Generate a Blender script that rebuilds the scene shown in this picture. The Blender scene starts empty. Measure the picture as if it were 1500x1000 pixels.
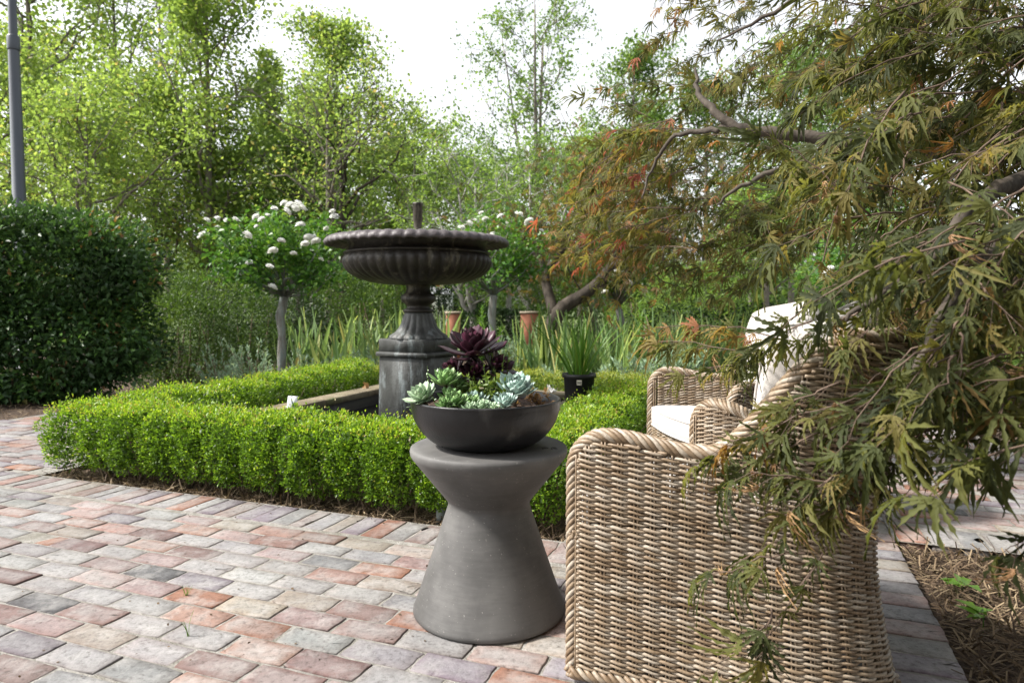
import bpy, math, random
import numpy as np
from math import sin, cos, pi, radians
sc = bpy.context.scene
COL = sc.collection
random.seed(7)
R_ = np.random.default_rng(11)

# ------------------------------------------------------------------ camera model
F_, HOR, EYE = 1000.0, 448.0, 0.98
PITCH = math.atan((500 - HOR) / F_)
def ray(x, y):
    a = (x - 750) / F_; b = -(y - 500) / F_
    return np.array([a, cos(PITCH) + b * sin(PITCH), -sin(PITCH) + b * cos(PITCH)])
def at(x, y, Y):                       # point seen at photo pixel x, y, Y metres ahead
    d = ray(x, y); return np.array([0, 0, EYE]) + d * (Y / d[1])
TH = radians(-20.8)
UX = np.array([cos(TH), sin(TH), 0.0]); VX = np.array([-sin(TH), cos(TH), 0.0])
def uv(u, v, z=0.0): return UX * u + VX * v + np.array([0, 0, z])

# ------------------------------------------------------------------ helpers
def tag(o, label=None, cat=None, group=None, kind=None):
    if label: o['label'] = label
    if cat: o['category'] = cat
    if group: o['group'] = group
    if kind: o['kind'] = kind
    return o
def empty(name, loc=(0, 0, 0), rz=0.0, label=None, cat=None, group=None):
    o = bpy.data.objects.new(name, None); COL.objects.link(o)
    o.location = [float(c) for c in loc]; o.rotation_euler = (0, 0, rz); o.empty_display_size = .1
    return tag(o, label, cat, group)
def mesh(name, V, faces, mat, parent=None, rnd=None, col=None, smooth=False, loc=None):
    """faces: list of int arrays (M,k); V in world coordinates unless parent local is wanted (loc subtracts)"""
    V = np.asarray(V, dtype=np.float32)
    if loc is not None: V = V - np.asarray(loc, dtype=np.float32)
    me = bpy.data.meshes.new(name)
    if not isinstance(faces, (list, tuple)): faces = [faces]
    faces = [np.asarray(f, dtype=np.int32) for f in faces if len(f)]
    nl = sum(f.size for f in faces); npoly = sum(len(f) for f in faces)
    me.vertices.add(len(V)); me.vertices.foreach_set('co', V.ravel())
    me.loops.add(nl); me.loops.foreach_set('vertex_index', np.concatenate([f.ravel() for f in faces]))
    me.polygons.add(npoly)
    tot = np.concatenate([np.full(len(f), f.shape[1], dtype=np.int32) for f in faces])
    st = np.concatenate([[0], np.cumsum(tot)[:-1]]).astype(np.int32)
    me.polygons.foreach_set('loop_start', st); me.polygons.foreach_set('loop_total', tot)
    if smooth: me.polygons.foreach_set('use_smooth', np.ones(npoly, dtype=bool))
    me.update(calc_edges=True); me.validate()
    if rnd is not None:
        a = me.attributes.new('rnd', 'FLOAT', 'POINT'); a.data.foreach_set('value', np.asarray(rnd, dtype=np.float32))
    if col is not None:
        a = me.attributes.new('col', 'FLOAT_COLOR', 'POINT')
        c = np.ones((len(V), 4), dtype=np.float32); c[:, :3] = col; a.data.foreach_set('color', c.ravel())
    if mat: me.materials.append(mat)
    o = bpy.data.objects.new(name, me); COL.objects.link(o)
    if parent: o.parent = parent
    return o
class MB:
    def __init__(s): s.V = []; s.F = {}; s.R = []; s.C = []; s.n = 0
    def add(s, V, faces, rnd=0.5, col=None):
        V = np.asarray(V, dtype=np.float64).reshape(-1, 3)
        if not isinstance(faces, (list, tuple)): faces = [faces]
        for f in faces:
            f = np.asarray(f, dtype=np.int64)
            if f.size: s.F.setdefault(f.shape[1], []).append(f + s.n)
        s.V.append(V); s.n += len(V)
        s.R.append(np.broadcast_to(np.asarray(rnd, dtype=float), (len(V),)))
        if col is not None: s.C.append(np.broadcast_to(np.asarray(col, dtype=float), (len(V), 3)))
    def build(s, name, mat, parent=None, smooth=False, loc=None):
        V = np.concatenate(s.V); F = [np.concatenate(f) for f in s.F.values()]
        return mesh(name, V, F, mat, parent, np.concatenate(s.R), np.concatenate(s.C) if s.C else None, smooth, loc)
def nrm(a): return a / np.maximum(np.linalg.norm(a, axis=-1, keepdims=True), 1e-9)
def frames(d, up):
    """rotation matrices whose columns are side, d (leaf axis), normal"""
    d = nrm(d); s = nrm(np.cross(d, up)); n = np.cross(s, d)
    return np.stack([s, d, n], axis=-1)
def inst(tv, tf, pos, Rm, sc_, mb, rnd=None):
    tv = np.asarray(tv, float); N = len(pos); n = len(tv)
    s = np.asarray(sc_, float)
    if s.ndim == 1: s = s[:, None]
    s = np.broadcast_to(s, (N, 3)) if s.shape[1] in (1, 3) else s
    P = tv[None] * s[:, None, :]
    W = np.einsum('nij,nkj->nki', Rm, P) + np.asarray(pos)[:, None, :]
    fs = []
    for f in tf:
        f = np.asarray(f); fs.append((f[None] + (np.arange(N) * n)[:, None, None]).reshape(-1, f.shape[1]))
    mb.add(W.reshape(-1, 3), fs, np.repeat(rnd, n) if rnd is not None else .5)
def tube(pts, rad, sides=6, cap=True):
    pts = np.asarray(pts, float); n = len(pts); rad = np.broadcast_to(np.asarray(rad, float), (n,))
    T = nrm(np.gradient(pts, axis=0))
    up = np.array([0, 0, 1.0]) if abs(T[0][2]) < .9 else np.array([1.0, 0, 0])
    N = np.zeros_like(T); a = nrm(np.cross(T[0], up))
    for i in range(n):
        a = nrm(a - T[i] * np.dot(a, T[i])); N[i] = a
    B = np.cross(T, N)
    th = np.arange(sides) * 2 * pi / sides
    V = pts[:, None, :] + rad[:, None, None] * (np.cos(th)[None, :, None] * N[:, None, :] + np.sin(th)[None, :, None] * B[:, None, :])
    i = np.arange(n - 1)[:, None] * sides; j = np.arange(sides)[None]; k = (j + 1) % sides
    q = np.stack([i + j, i + k, i + sides + k, i + sides + j], -1).reshape(-1, 4)
    F = [q]
    if cap: F += [np.arange(sides)[::-1][None], (np.arange(sides) + (n - 1) * sides)[None]]
    return V.reshape(-1, 3), F
def tubes(polys, rad, sides=5):
    """many equally sampled polylines at once: polys (N,n,3), rad (N,n); simple frames"""
    P = np.asarray(polys, float); N, n, _ = P.shape
    T = nrm(np.gradient(P, axis=1)); ref = np.array([.31, .17, .93])
    S = nrm(np.cross(T, ref)); B = np.cross(T, S)
    th = np.arange(sides) * 2 * pi / sides; r = np.broadcast_to(rad, (N, n))
    V = P[:, :, None, :] + r[:, :, None, None] * (np.cos(th)[None, None, :, None] * S[:, :, None, :] + np.sin(th)[None, None, :, None] * B[:, :, None, :])
    i = np.arange(n - 1)[:, None] * sides; j = np.arange(sides)[None]; k = (j + 1) % sides
    q = np.stack([i + j, i + k, i + sides + k, i + sides + j], -1).reshape(-1, 4)
    F = (q[None] + (np.arange(N) * n * sides)[:, None, None]).reshape(-1, 4)
    return V.reshape(-1, 3), [F]
def lathe(prof, seg=48, rfun=None, c=(0, 0, 0)):
    prof = np.asarray(prof, float); n = len(prof)
    th = np.arange(seg) * 2 * pi / seg
    r = prof[:, 0][:, None] * np.ones(seg)[None]; z = prof[:, 1][:, None] * np.ones(seg)[None]
    if rfun is not None: r, z = rfun(r, z, th[None])
    V = np.stack([r * np.cos(th), r * np.sin(th), z], -1).reshape(-1, 3) + np.asarray(c)
    i = np.arange(n - 1)[:, None] * seg; j = np.arange(seg)[None]; k = (j + 1) % seg
    return V, [np.stack([i + j, i + k, i + seg + k, i + seg + j], -1).reshape(-1, 4)]
def box(c, ax, ay, hx, hy, z0, z1, bev=0.0, top=1.0):
    """box about c (xy), axes ax ay, half sizes; bevelled as an extra ring; top scales the top"""
    c = np.asarray(c, float)[:2]; ax = np.asarray(ax)[:2]; ay = np.asarray(ay)[:2]
    rings = [(1, z0)] if bev == 0 else [(1, z0)]
    R = []
    def ring(hx, hy, z):
        return [np.append(c + ax * sx * hx + ay * sy * hy, z) for sx, sy in ((-1, -1), (1, -1), (1, 1), (-1, 1))]
    R = ring(hx, hy, z0)
    if bev > 0:
        R += ring(hx * top, hy * top, z1 - bev); R += ring(hx * top - bev * .35, hy * top - bev * .35, z1 - bev * .3); R += ring(hx * top - bev, hy * top - bev, z1)
    else: R += ring(hx * top, hy * top, z1)
    n = len(R) // 4; F = []
    for i in range(n - 1):
        for j in range(4): F.append([i * 4 + j, i * 4 + (j + 1) % 4, i * 4 + 4 + (j + 1) % 4, i * 4 + 4 + j])
    F.append([n * 4 - 4, n * 4 - 3, n * 4 - 2, n * 4 - 1]); F.append([3, 2, 1, 0])
    return np.array(R), [np.array(F)]

# ------------------------------------------------------------------ materials
def newmat(name):
    m = bpy.data.materials.new(name); m.use_nodes = True; nt = m.node_tree; nt.nodes.clear()
    out = nt.nodes.new('ShaderNodeOutputMaterial')
    def N(t, **kw):
        n = nt.nodes.new(t)
        for k, v in kw.items(): setattr(n, k, v)
        return n
    def L(a, b): nt.links.new(a, b)
    return m, nt, out, N, L
def ramp(N, stops, interp='LINEAR'):
    r = N('ShaderNodeValToRGB'); cr = r.color_ramp; cr.interpolation = interp
    while len(cr.elements) > 1: cr.elements.remove(cr.elements[-1])
    cr.elements[0].position = stops[0][0]; cr.elements[0].color = (*stops[0][1], 1)
    for p, c in stops[1:]:
        e = cr.elements.new(p); e.color = (*c, 1)
    return r
def leafmat(name, stops, trans=.35, rough=.45, tcol=1.6, spec=.4, noise=None, warm=.55):
    m, nt, out, N, L = newmat(name)
    a = N('ShaderNodeAttribute', attribute_name='rnd')
    r = ramp(N, stops); L(a.outputs['Fac'], r.inputs[0])
    colr = r.outputs[0]
    if noise:
        tc = N('ShaderNodeTexCoord'); nz = N('ShaderNodeTexNoise'); nz.inputs['Scale'].default_value = noise[0]
        L(tc.outputs['Object'], nz.inputs['Vector'])
        rr = ramp(N, [(.35, noise[1]), (.65, noise[2])]); L(nz.outputs[0], rr.inputs[0])
        mx = N('ShaderNodeMix', data_type='RGBA', blend_type='MULTIPLY'); mx.inputs[0].default_value = 1
        L(colr, mx.inputs[6]); L(rr.outputs[0], mx.inputs[7]); colr = mx.outputs[2]
    p = N('ShaderNodeBsdfPrincipled'); L(colr, p.inputs['Base Color'])
    p.inputs['Roughness'].default_value = rough; p.inputs['Specular IOR Level'].default_value = spec
    t = N('ShaderNodeBsdfTranslucent')
    g = N('ShaderNodeMix', data_type='RGBA', blend_type='MULTIPLY'); g.inputs[0].default_value = 1
    L(colr, g.inputs[6]); g.inputs[7].default_value = (tcol * (1 + .1 * (1 - warm)), tcol, tcol * warm, 1); L(g.outputs[2], t.inputs[0])
    mix = N('ShaderNodeMixShader'); mix.inputs[0].default_value = trans
    L(p.outputs[0], mix.inputs[1]); L(t.outputs[0], mix.inputs[2]); L(mix.outputs[0], out.inputs[0])
    return m
def surf(name, stops, scale=8, rough=.7, bump=.0, bscale=60, detail=6, spec=.4, coord='Object', stretch=(1, 1, 1), extra=None, rrange=None):
    m, nt, out, N, L = newmat(name)
    tc = N('ShaderNodeTexCoord'); mp = N('ShaderNodeMapping'); mp.inputs['Scale'].default_value = stretch
    L(tc.outputs[coord], mp.inputs[0])
    nz = N('ShaderNodeTexNoise'); nz.inputs['Scale'].default_value = scale; nz.inputs['Detail'].default_value = detail; nz.inputs['Roughness'].default_value = .62
    L(mp.outputs[0], nz.inputs['Vector'])
    r = ramp(N, stops); L(nz.outputs[0], r.inputs[0])
    p = N('ShaderNodeBsdfPrincipled'); col = r.outputs[0]
    if extra:
        n2 = N('ShaderNodeTexNoise'); n2.inputs['Scale'].default_value = extra[0]; n2.inputs['Detail'].default_value = 8; n2.inputs['Roughness'].default_value = .7
        mp2 = N('ShaderNodeMapping'); mp2.inputs['Scale'].default_value = extra[4] if len(extra) > 4 else (1, 1, 1); mp2.inputs['Location'].default_value = (3.1, 1.7, 5.3)
        L(tc.outputs[coord], mp2.inputs[0]); L(mp2.outputs[0], n2.inputs['Vector'])
        r2 = ramp(N, [(extra[1], (0, 0, 0)), (extra[2], (1, 1, 1))]); L(n2.outputs[0], r2.inputs[0])
        mx = N('ShaderNodeMix', data_type='RGBA'); L(r2.outputs[0], mx.inputs[0]); L(col, mx.inputs[6]); mx.inputs[7].default_value = (*extra[3], 1)
        col = mx.outputs[2]
    L(col, p.inputs['Base Color']); p.inputs['Roughness'].default_value = rough; p.inputs['Specular IOR Level'].default_value = spec
    if rrange:
        mr = N('ShaderNodeMapRange'); mr.inputs[3].default_value = rrange[0]; mr.inputs[4].default_value = rrange[1]
        L(nz.outputs[0], mr.inputs[0]); L(mr.outputs[0], p.inputs['Roughness'])
    if bump:
        nb = N('ShaderNodeTexNoise'); nb.inputs['Scale'].default_value = bscale; nb.inputs['Detail'].default_value = 5
        L(tc.outputs[coord], nb.inputs['Vector'])
        b = N('ShaderNodeBump'); b.inputs['Strength'].default_value = bump; b.inputs['Distance'].default_value = .01
        L(nb.outputs[0], b.inputs['Height']); L(b.outputs[0], p.inputs['Normal'])
    L(p.outputs[0], out.inputs[0])
    return m
def bark(name, a, b, c=None):
    return surf(name, [(.3, a), (.6, b), (.75, c or b)], scale=6, rough=.85, bump=.8, bscale=25, stretch=(3, 3, .8))

M = {}
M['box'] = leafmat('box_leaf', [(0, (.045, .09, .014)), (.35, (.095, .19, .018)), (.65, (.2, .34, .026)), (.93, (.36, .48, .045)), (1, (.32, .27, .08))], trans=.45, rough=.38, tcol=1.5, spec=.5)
M['boxy'] = leafmat('yellow_box_leaf', [(0, (.08, .13, .02)), (.5, (.19, .26, .04)), (.85, (.33, .37, .07)), (1, (.36, .33, .09))], trans=.38, rough=.45)
M['camellia'] = leafmat('camellia_leaf', [(0, (.028, .058, .022)), (.6, (.05, .11, .034)), (.93, (.11, .22, .045)), (1, (.24, .14, .06))], trans=.28, rough=.4, spec=.4)
M['bush'] = leafmat('fine_bush_leaf', [(0, (.035, .07, .016)), (.6, (.075, .14, .03)), (1, (.14, .21, .045))], trans=.35, rough=.45)
M['plane'] = leafmat('plane_leaf', [(0, (.11, .17, .05)), (.5, (.17, .255, .075)), (.85, (.25, .32, .1)), (1, (.32, .27, .12))], trans=.55, rough=.5, tcol=1.85)
M['green'] = leafmat('tree_leaf', [(0, (.085, .15, .04)), (.5, (.15, .24, .065)), (1, (.22, .32, .1))], trans=.54, rough=.5, tcol=1.7)
M['airy'] = leafmat('airy_leaf', [(0, (.07, .13, .04)), (.5, (.13, .22, .06)), (1, (.21, .3, .09))], trans=.42, rough=.5, tcol=1.6)
M['pine'] = leafmat('pine_leaf', [(0, (.03, .05, .03)), (1, (.08, .11, .05))], trans=.2)
M['wood'] = leafmat('woodland_leaf', [(0, (.07, .12, .04)), (.5, (.12, .19, .06)), (1, (.18, .25, .09))], trans=.4)
M['dark'] = leafmat('dark_hedge_leaf', [(0, (.015, .035, .012)), (1, (.04, .08, .022))], trans=.15)
M['maple'] = leafmat('maple_leaf', [(0, (.032, .04, .018)), (.3, (.068, .082, .028)), (.55, (.125, .13, .038)), (.75, (.175, .14, .048)), (.9, (.25, .12, .055)), (1, (.24, .045, .05))], trans=.46, rough=.65, spec=.22, tcol=1.7)
M['maplefar'] = leafmat('bronze_maple_leaf', [(0, (.05, .055, .022)), (.5, (.1, .1, .03)), (.8, (.2, .12, .04)), (1, (.28, .13, .05))], trans=.4, rough=.5, tcol=1.6)
M['dead'] = leafmat('dead_leaf', [(0, (.25, .14, .07)), (1, (.4, .26, .13))], trans=.2, rough=.7)
M['rose'] = leafmat('rose_leaf', [(0, (.035, .1, .02)), (.5, (.075, .18, .03)), (1, (.17, .28, .05))], trans=.35, rough=.4)
M['petal'] = leafmat('white_petal', [(0, (.82, .82, .78)), (1, (.9, .9, .89))], trans=.2, rough=.6, tcol=1.0, warm=.97)
M['iris'] = leafmat('iris_leaf', [(0, (.1, .18, .08)), (.55, (.2, .3, .13)), (.85, (.34, .4, .17)), (1, (.48, .42, .2))], trans=.4, rough=.45)
M['strap'] = leafmat('strap_leaf', [(0, (.05, .13, .02)), (.6, (.1, .22, .03)), (1, (.22, .32, .06))], trans=.35, rough=.38)
M['sage'] = leafmat('sage_leaf', [(0, (.14, .22, .15)), (.6, (.25, .36, .25)), (1, (.36, .47, .34))], trans=.25, rough=.7)
M['lily'] = leafmat('lily_leaf', [(0, (.06, .15, .02)), (1, (.15, .27, .04))], trans=.4, rough=.4)
M['weed'] = leafmat('weed_leaf', [(0, (.07, .13, .025)), (1, (.2, .28, .06))], trans=.4)
M['grass'] = leafmat('grass_blade', [(0, (.06, .12, .02)), (1, (.12, .2, .03))], trans=.35)
M['straw'] = leafmat('straw', [(0, (.05, .032, .02)), (.5, (.13, .088, .052)), (1, (.3, .23, .145))], trans=.1, rough=.8)
def succ(name, stops):
    return leafmat(name, stops, trans=.08, rough=.42, spec=.45, tcol=1.2)
M['aeon'] = succ('aeonium', [(0, (.022, .006, .012)), (.6, (.05, .012, .025)), (.85, (.1, .028, .045)), (1, (.13, .2, .035))])
M['echg'] = succ('green_succulent', [(0, (.1, .2, .07)), (.6, (.2, .34, .12)), (1, (.36, .5, .22))])
M['echb'] = succ('blue_succulent', [(0, (.22, .34, .29)), (.6, (.36, .48, .43)), (1, (.5, .62, .56))])
M['echp'] = succ('pale_succulent', [(0, (.22, .34, .2)), (.6, (.38, .5, .33)), (1, (.52, .62, .42))])
M['soil'] = surf('potting_soil', [(.3, (.025, .015, .01)), (.7, (.1, .06, .04))], scale=60, rough=.95, bump=1, bscale=120)
M['bark'] = bark('grey_bark', (.1, .085, .07), (.2, .175, .15))
M['barkpale'] = bark('pale_bark', (.17, .16, .14), (.33, .32, .29))
M['barkbrown'] = bark('maple_bark', (.03, .023, .017), (.07, .056, .043), (.125, .105, .085))
M['rosetrunk'] = surf('rose_trunk_bark', [(.3, (.09, .075, .06)), (.5, (.2, .2, .18)), (.7, (.16, .21, .21))], scale=9, rough=.9, bump=1, bscale=30, stretch=(3, 3, .5))
M['twig'] = surf('twig_bark', [(.3, (.06, .04, .03)), (.7, (.16, .11, .08))], scale=30, rough=.8)
M['stems'] = surf('hedge_stems', [(.3, (.1, .075, .05)), (.7, (.24, .18, .12))], scale=30, rough=.85)
M['polemetal'] = surf('painted_pole', [(.3, (.05, .06, .075)), (.7, (.066, .077, .094))], scale=6, rough=.4, stretch=(4, 4, .4), spec=.5)
M['bowlglaze'] = surf('dark_glaze', [(.3, (.008, .008, .009)), (.6, (.014, .014, .015)), (.72, (.05, .049, .047))], scale=9, rough=.38, bump=.12, bscale=150, stretch=(1.5, 1.5, .35), extra=(140, .66, .74, (.1, .095, .09)), spec=.3, rrange=(.26, .45))
M['blackplastic'] = surf('black_plastic', [(.3, (.014, .014, .015)), (.7, (.026, .026, .028))], scale=15, rough=.42)
M['tagwhite'] = surf('tag_white', [(.3, (.72, .74, .78)), (.7, (.8, .81, .83))], scale=12, rough=.5)
M['tagcream'] = surf('sticker_cream', [(.3, (.62, .58, .48)), (.7, (.7, .66, .56))], scale=30, rough=.6)
M['ink'] = surf('ink', [(.3, (.03, .03, .03)), (.7, (.06, .06, .06))], scale=30, rough=.6)
M['greenplastic'] = surf('green_plastic', [(.3, (.02, .06, .05)), (.7, (.03, .085, .07))], scale=20, rough=.4)
M['greyplastic'] = surf('grey_plastic', [(.3, (.16, .18, .17)), (.7, (.24, .26, .25))], scale=20, rough=.5)
M['coping'] = surf('mossy_coping', [(.3, (.1, .08, .05)), (.55, (.2, .165, .11)), (.75, (.29, .255, .19))], scale=7, rough=.85, bump=.6, bscale=60, extra=(5, .52, .66, (.12, .13, .06)))
M['pondwall'] = surf('pond_wall', [(.3, (.012, .012, .013)), (.7, (.035, .034, .032))], scale=8, rough=.5, extra=(14, .62, .72, (.12, .12, .11)))
M['sand'] = surf('joint_sand', [(.3, (.15, .14, .12)), (.7, (.36, .345, .32))], scale=25, rough=.95, bump=.8, bscale=200, extra=(3, .5, .65, (.17, .16, .13)))
M['brickred'] = surf('red_brick', [(.3, (.27, .1, .055)), (.7, (.38, .165, .1))], scale=9, rough=.85)
M['stone'] = surf('tan_stone', [(.3, (.3, .25, .18)), (.7, (.42, .36, .27))], scale=9, rough=.85)
M['whitewall'] = surf('house_paint', [(.3, (.68, .68, .66)), (.7, (.76, .76, .74))], scale=3, rough=.7)
M['roofgrey'] = surf('roof_sheet', [(.3, (.2, .21, .22)), (.7, (.28, .29, .3))], scale=3, rough=.6)
M['glass'] = surf('dark_window', [(.3, (.03, .035, .04)), (.7, (.05, .055, .06))], scale=2, rough=.1)

def ground_mat():
    m, nt, out, N, L = newmat('soil_and_grass')
    tc = N('ShaderNodeTexCoord')
    n1 = N('ShaderNodeTexNoise'); n1.inputs['Scale'].default_value = 14; n1.inputs['Detail'].default_value = 10; n1.inputs['Roughness'].default_value = .7
    L(tc.outputs['Object'], n1.inputs['Vector'])
    soil = ramp(N, [(.3, (.03, .019, .012)), (.55, (.085, .055, .036)), (.75, (.2, .14, .09))]); L(n1.outputs[0], soil.inputs[0])
    n2 = N('ShaderNodeTexNoise'); n2.inputs['Scale'].default_value = 5; n2.inputs['Detail'].default_value = 8
    L(tc.outputs['Object'], n2.inputs['Vector'])
    gr = ramp(N, [(.3, (.04, .075, .015)), (.7, (.12, .16, .04))]); L(n2.outputs[0], gr.inputs[0])
    sx = N('ShaderNodeSeparateXYZ'); L(tc.outputs['Object'], sx.inputs[0])
    mr = N('ShaderNodeMapRange'); mr.inputs[1].default_value = 14; mr.inputs[2].default_value = 17; L(sx.outputs[1], mr.inputs[0])
    mx = N('ShaderNodeMix', data_type='RGBA'); L(mr.outputs[0], mx.inputs[0]); L(soil.outputs[0], mx.inputs[6]); L(gr.outputs[0], mx.inputs[7])
    p = N('ShaderNodeBsdfPrincipled'); p.inputs['Roughness'].default_value = .95; L(mx.outputs[2], p.inputs['Base Color'])
    b = N('ShaderNodeBump'); b.inputs['Strength'].default_value = 1; b.inputs['Distance'].default_value = .03
    n3 = N('ShaderNodeTexNoise'); n3.inputs['Scale'].default_value = 45; n3.inputs['Detail'].default_value = 6; L(tc.outputs['Object'], n3.inputs['Vector'])
    L(n3.outputs[0], b.inputs['Height']); L(b.outputs[0], p.inputs['Normal']); L(p.outputs[0], out.inputs[0])
    return m
def brick_mat():
    m, nt, out, N, L = newmat('recycled_brick')
    tc = N('ShaderNodeTexCoord'); c = N('ShaderNodeAttribute', attribute_name='col'); rd = N('ShaderNodeAttribute', attribute_name='rnd')
    off = N('ShaderNodeCombineXYZ')
    mm = N('ShaderNodeMath', operation='MULTIPLY'); mm.inputs[1].default_value = 37; L(rd.outputs['Fac'], mm.inputs[0]); L(mm.outputs[0], off.inputs[2])
    va = N('ShaderNodeVectorMath', operation='ADD'); L(tc.outputs['Object'], va.inputs[0]); L(off.outputs[0], va.inputs[1])
    n1 = N('ShaderNodeTexNoise'); n1.inputs['Scale'].default_value = 9; n1.inputs['Detail'].default_value = 9; n1.inputs['Roughness'].default_value = .66; L(va.outputs[0], n1.inputs['Vector'])
    # lime bloom left by old mortar
    lr = ramp(N, [(.46, (0, 0, 0)), (.6, (1, 1, 1))]); L(n1.outputs[0], lr.inputs[0])
    ml = N('ShaderNodeMath', operation='MULTIPLY'); ml.inputs[1].default_value = .45; L(lr.outputs[0], ml.inputs[0])
    mx = N('ShaderNodeMix', data_type='RGBA'); L(ml.outputs[0], mx.inputs[0]); L(c.outputs['Color'], mx.inputs[6]); mx.inputs[7].default_value = (.32, .312, .3, 1)
    n2 = N('ShaderNodeTexNoise'); n2.inputs['Scale'].default_value = 55; n2.inputs['Detail'].default_value = 6; n2.inputs['Roughness'].default_value = .75; L(va.outputs[0], n2.inputs['Vector'])
    sr = ramp(N, [(.28, (.38, .35, .33)), (.47, (1, 1, 1)), (.72, (1.28, 1.27, 1.26))]); L(n2.outputs[0], sr.inputs[0])
    m2 = N('ShaderNodeMix', data_type='RGBA', blend_type='MULTIPLY'); m2.inputs[0].default_value = 1; L(mx.outputs[2], m2.inputs[6]); L(sr.outputs[0], m2.inputs[7])
    n4 = N('ShaderNodeTexNoise'); n4.inputs['Scale'].default_value = 1.6; n4.inputs['Detail'].default_value = 5; L(tc.outputs['Object'], n4.inputs['Vector'])
    s4 = ramp(N, [(.35, (.74, .74, .75)), (.6, (1.06, 1.06, 1.06))]); L(n4.outputs[0], s4.inputs[0])
    m4 = N('ShaderNodeMix', data_type='RGBA', blend_type='MULTIPLY'); m4.inputs[0].default_value = 1; L(m2.outputs[2], m4.inputs[6]); L(s4.outputs[0], m4.inputs[7])
    p = N('ShaderNodeBsdfPrincipled'); L(m4.outputs[2], p.inputs['Base Color']); p.inputs['Roughness'].default_value = .8; p.inputs['Specular IOR Level'].default_value = .35
    ad = N('ShaderNodeMath', operation='ADD'); L(n1.outputs[0], ad.inputs[0]); L(n2.outputs[0], ad.inputs[1])
    b = N('ShaderNodeBump'); b.inputs['Strength'].default_value = .55; b.inputs['Distance'].default_value = .008; L(ad.outputs[0], b.inputs['Height']); L(b.outputs[0], p.inputs['Normal'])
    L(p.outputs[0], out.inputs[0]); return m
def wicker_mat():
    m, nt, out, N, L = newmat('grey_wicker')
    tc = N('ShaderNodeTexCoord'); rd = N('ShaderNodeAttribute', attribute_name='rnd')
    n1 = N('ShaderNodeTexNoise'); n1.inputs['Scale'].default_value = 22; n1.inputs['Detail'].default_value = 5; L(tc.outputs['Object'], n1.inputs['Vector'])
    ad = N('ShaderNodeMath', operation='ADD'); L(rd.outputs['Fac'], ad.inputs[0]); L(n1.outputs[0], ad.inputs[1])
    hf = N('ShaderNodeMath', operation='MULTIPLY'); hf.inputs[1].default_value = .5; L(ad.outputs[0], hf.inputs[0])
    r = ramp(N, [(.2, (.13, .086, .05)), (.4, (.235, .17, .11)), (.55, (.29, .23, .168)), (.68, (.36, .31, .25)), (.85, (.25, .2, .158))]); L(hf.outputs[0], r.inputs[0])
    n2 = N('ShaderNodeTexNoise'); n2.inputs['Scale'].default_value = 160; n2.inputs['Detail'].default_value = 4; L(tc.outputs['Object'], n2.inputs['Vector'])
    s = ramp(N, [(.3, (.7, .68, .65)), (.6, (1.08, 1.08, 1.08))]); L(n2.outputs[0], s.inputs[0])
    mx = N('ShaderNodeMix', data_type='RGBA', blend_type='MULTIPLY'); mx.inputs[0].default_value = 1; L(r.outputs[0], mx.inputs[6]); L(s.outputs[0], mx.inputs[7])
    p = N('ShaderNodeBsdfPrincipled'); L(mx.outputs[2], p.inputs['Base Color']); p.inputs['Roughness'].default_value = .5; p.inputs['Specular IOR Level'].default_value = .45
    L(p.outputs[0], out.inputs[0]); return m
def stool_mat():
    m, nt, out, N, L = newmat('grey_concrete')
    tc = N('ShaderNodeTexCoord')
    n1 = N('ShaderNodeTexNoise'); n1.inputs['Scale'].default_value = 3.2; n1.inputs['Detail'].default_value = 7; n1.inputs['Roughness'].default_value = .6; L(tc.outputs['Object'], n1.inputs['Vector'])
    mp = N('ShaderNodeMapping'); mp.inputs['Scale'].default_value = (5, 5, 45); L(tc.outputs['Object'], mp.inputs[0])
    n2 = N('ShaderNodeTexNoise'); n2.inputs['Scale'].default_value = 3; n2.inputs['Detail'].default_value = 6; L(mp.outputs[0], n2.inputs['Vector'])
    ad = N('ShaderNodeMath', operation='MULTIPLY_ADD'); L(n2.outputs[0], ad.inputs[0]); ad.inputs[1].default_value = .13; L(n1.outputs[0], ad.inputs[2])
    r = ramp(N, [(.38, (.056, .055, .053)), (.52, (.084, .082, .08)), (.68, (.132, .129, .125))]); L(ad.outputs[0], r.inputs[0])
    n3 = N('ShaderNodeTexNoise'); n3.inputs['Scale'].default_value = 130; n3.inputs['Detail'].default_value = 3; L(tc.outputs['Object'], n3.inputs['Vector'])
    sp = ramp(N, [(.68, (0, 0, 0)), (.73, (1, 1, 1))]); L(n3.outputs[0], sp.inputs[0])
    mk = N('ShaderNodeMath', operation='MULTIPLY'); mk.inputs[1].default_value = .5; L(sp.outputs[0], mk.inputs[0])
    mx = N('ShaderNodeMix', data_type='RGBA'); L(mk.outputs[0], mx.inputs[0]); L(r.outputs[0], mx.inputs[6]); mx.inputs[7].default_value = (.33, .31, .29, 1)
    p = N('ShaderNodeBsdfPrincipled'); L(mx.outputs[2], p.inputs['Base Color']); p.inputs['Roughness'].default_value = .58; p.inputs['Specular IOR Level'].default_value = .3
    b = N('ShaderNodeBump'); b.inputs['Strength'].default_value = .1; b.inputs['Distance'].default_value = .004; L(n2.outputs[0], b.inputs['Height']); L(b.outputs[0], p.inputs['Normal'])
    L(p.outputs[0], out.inputs[0]); return m
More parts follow.
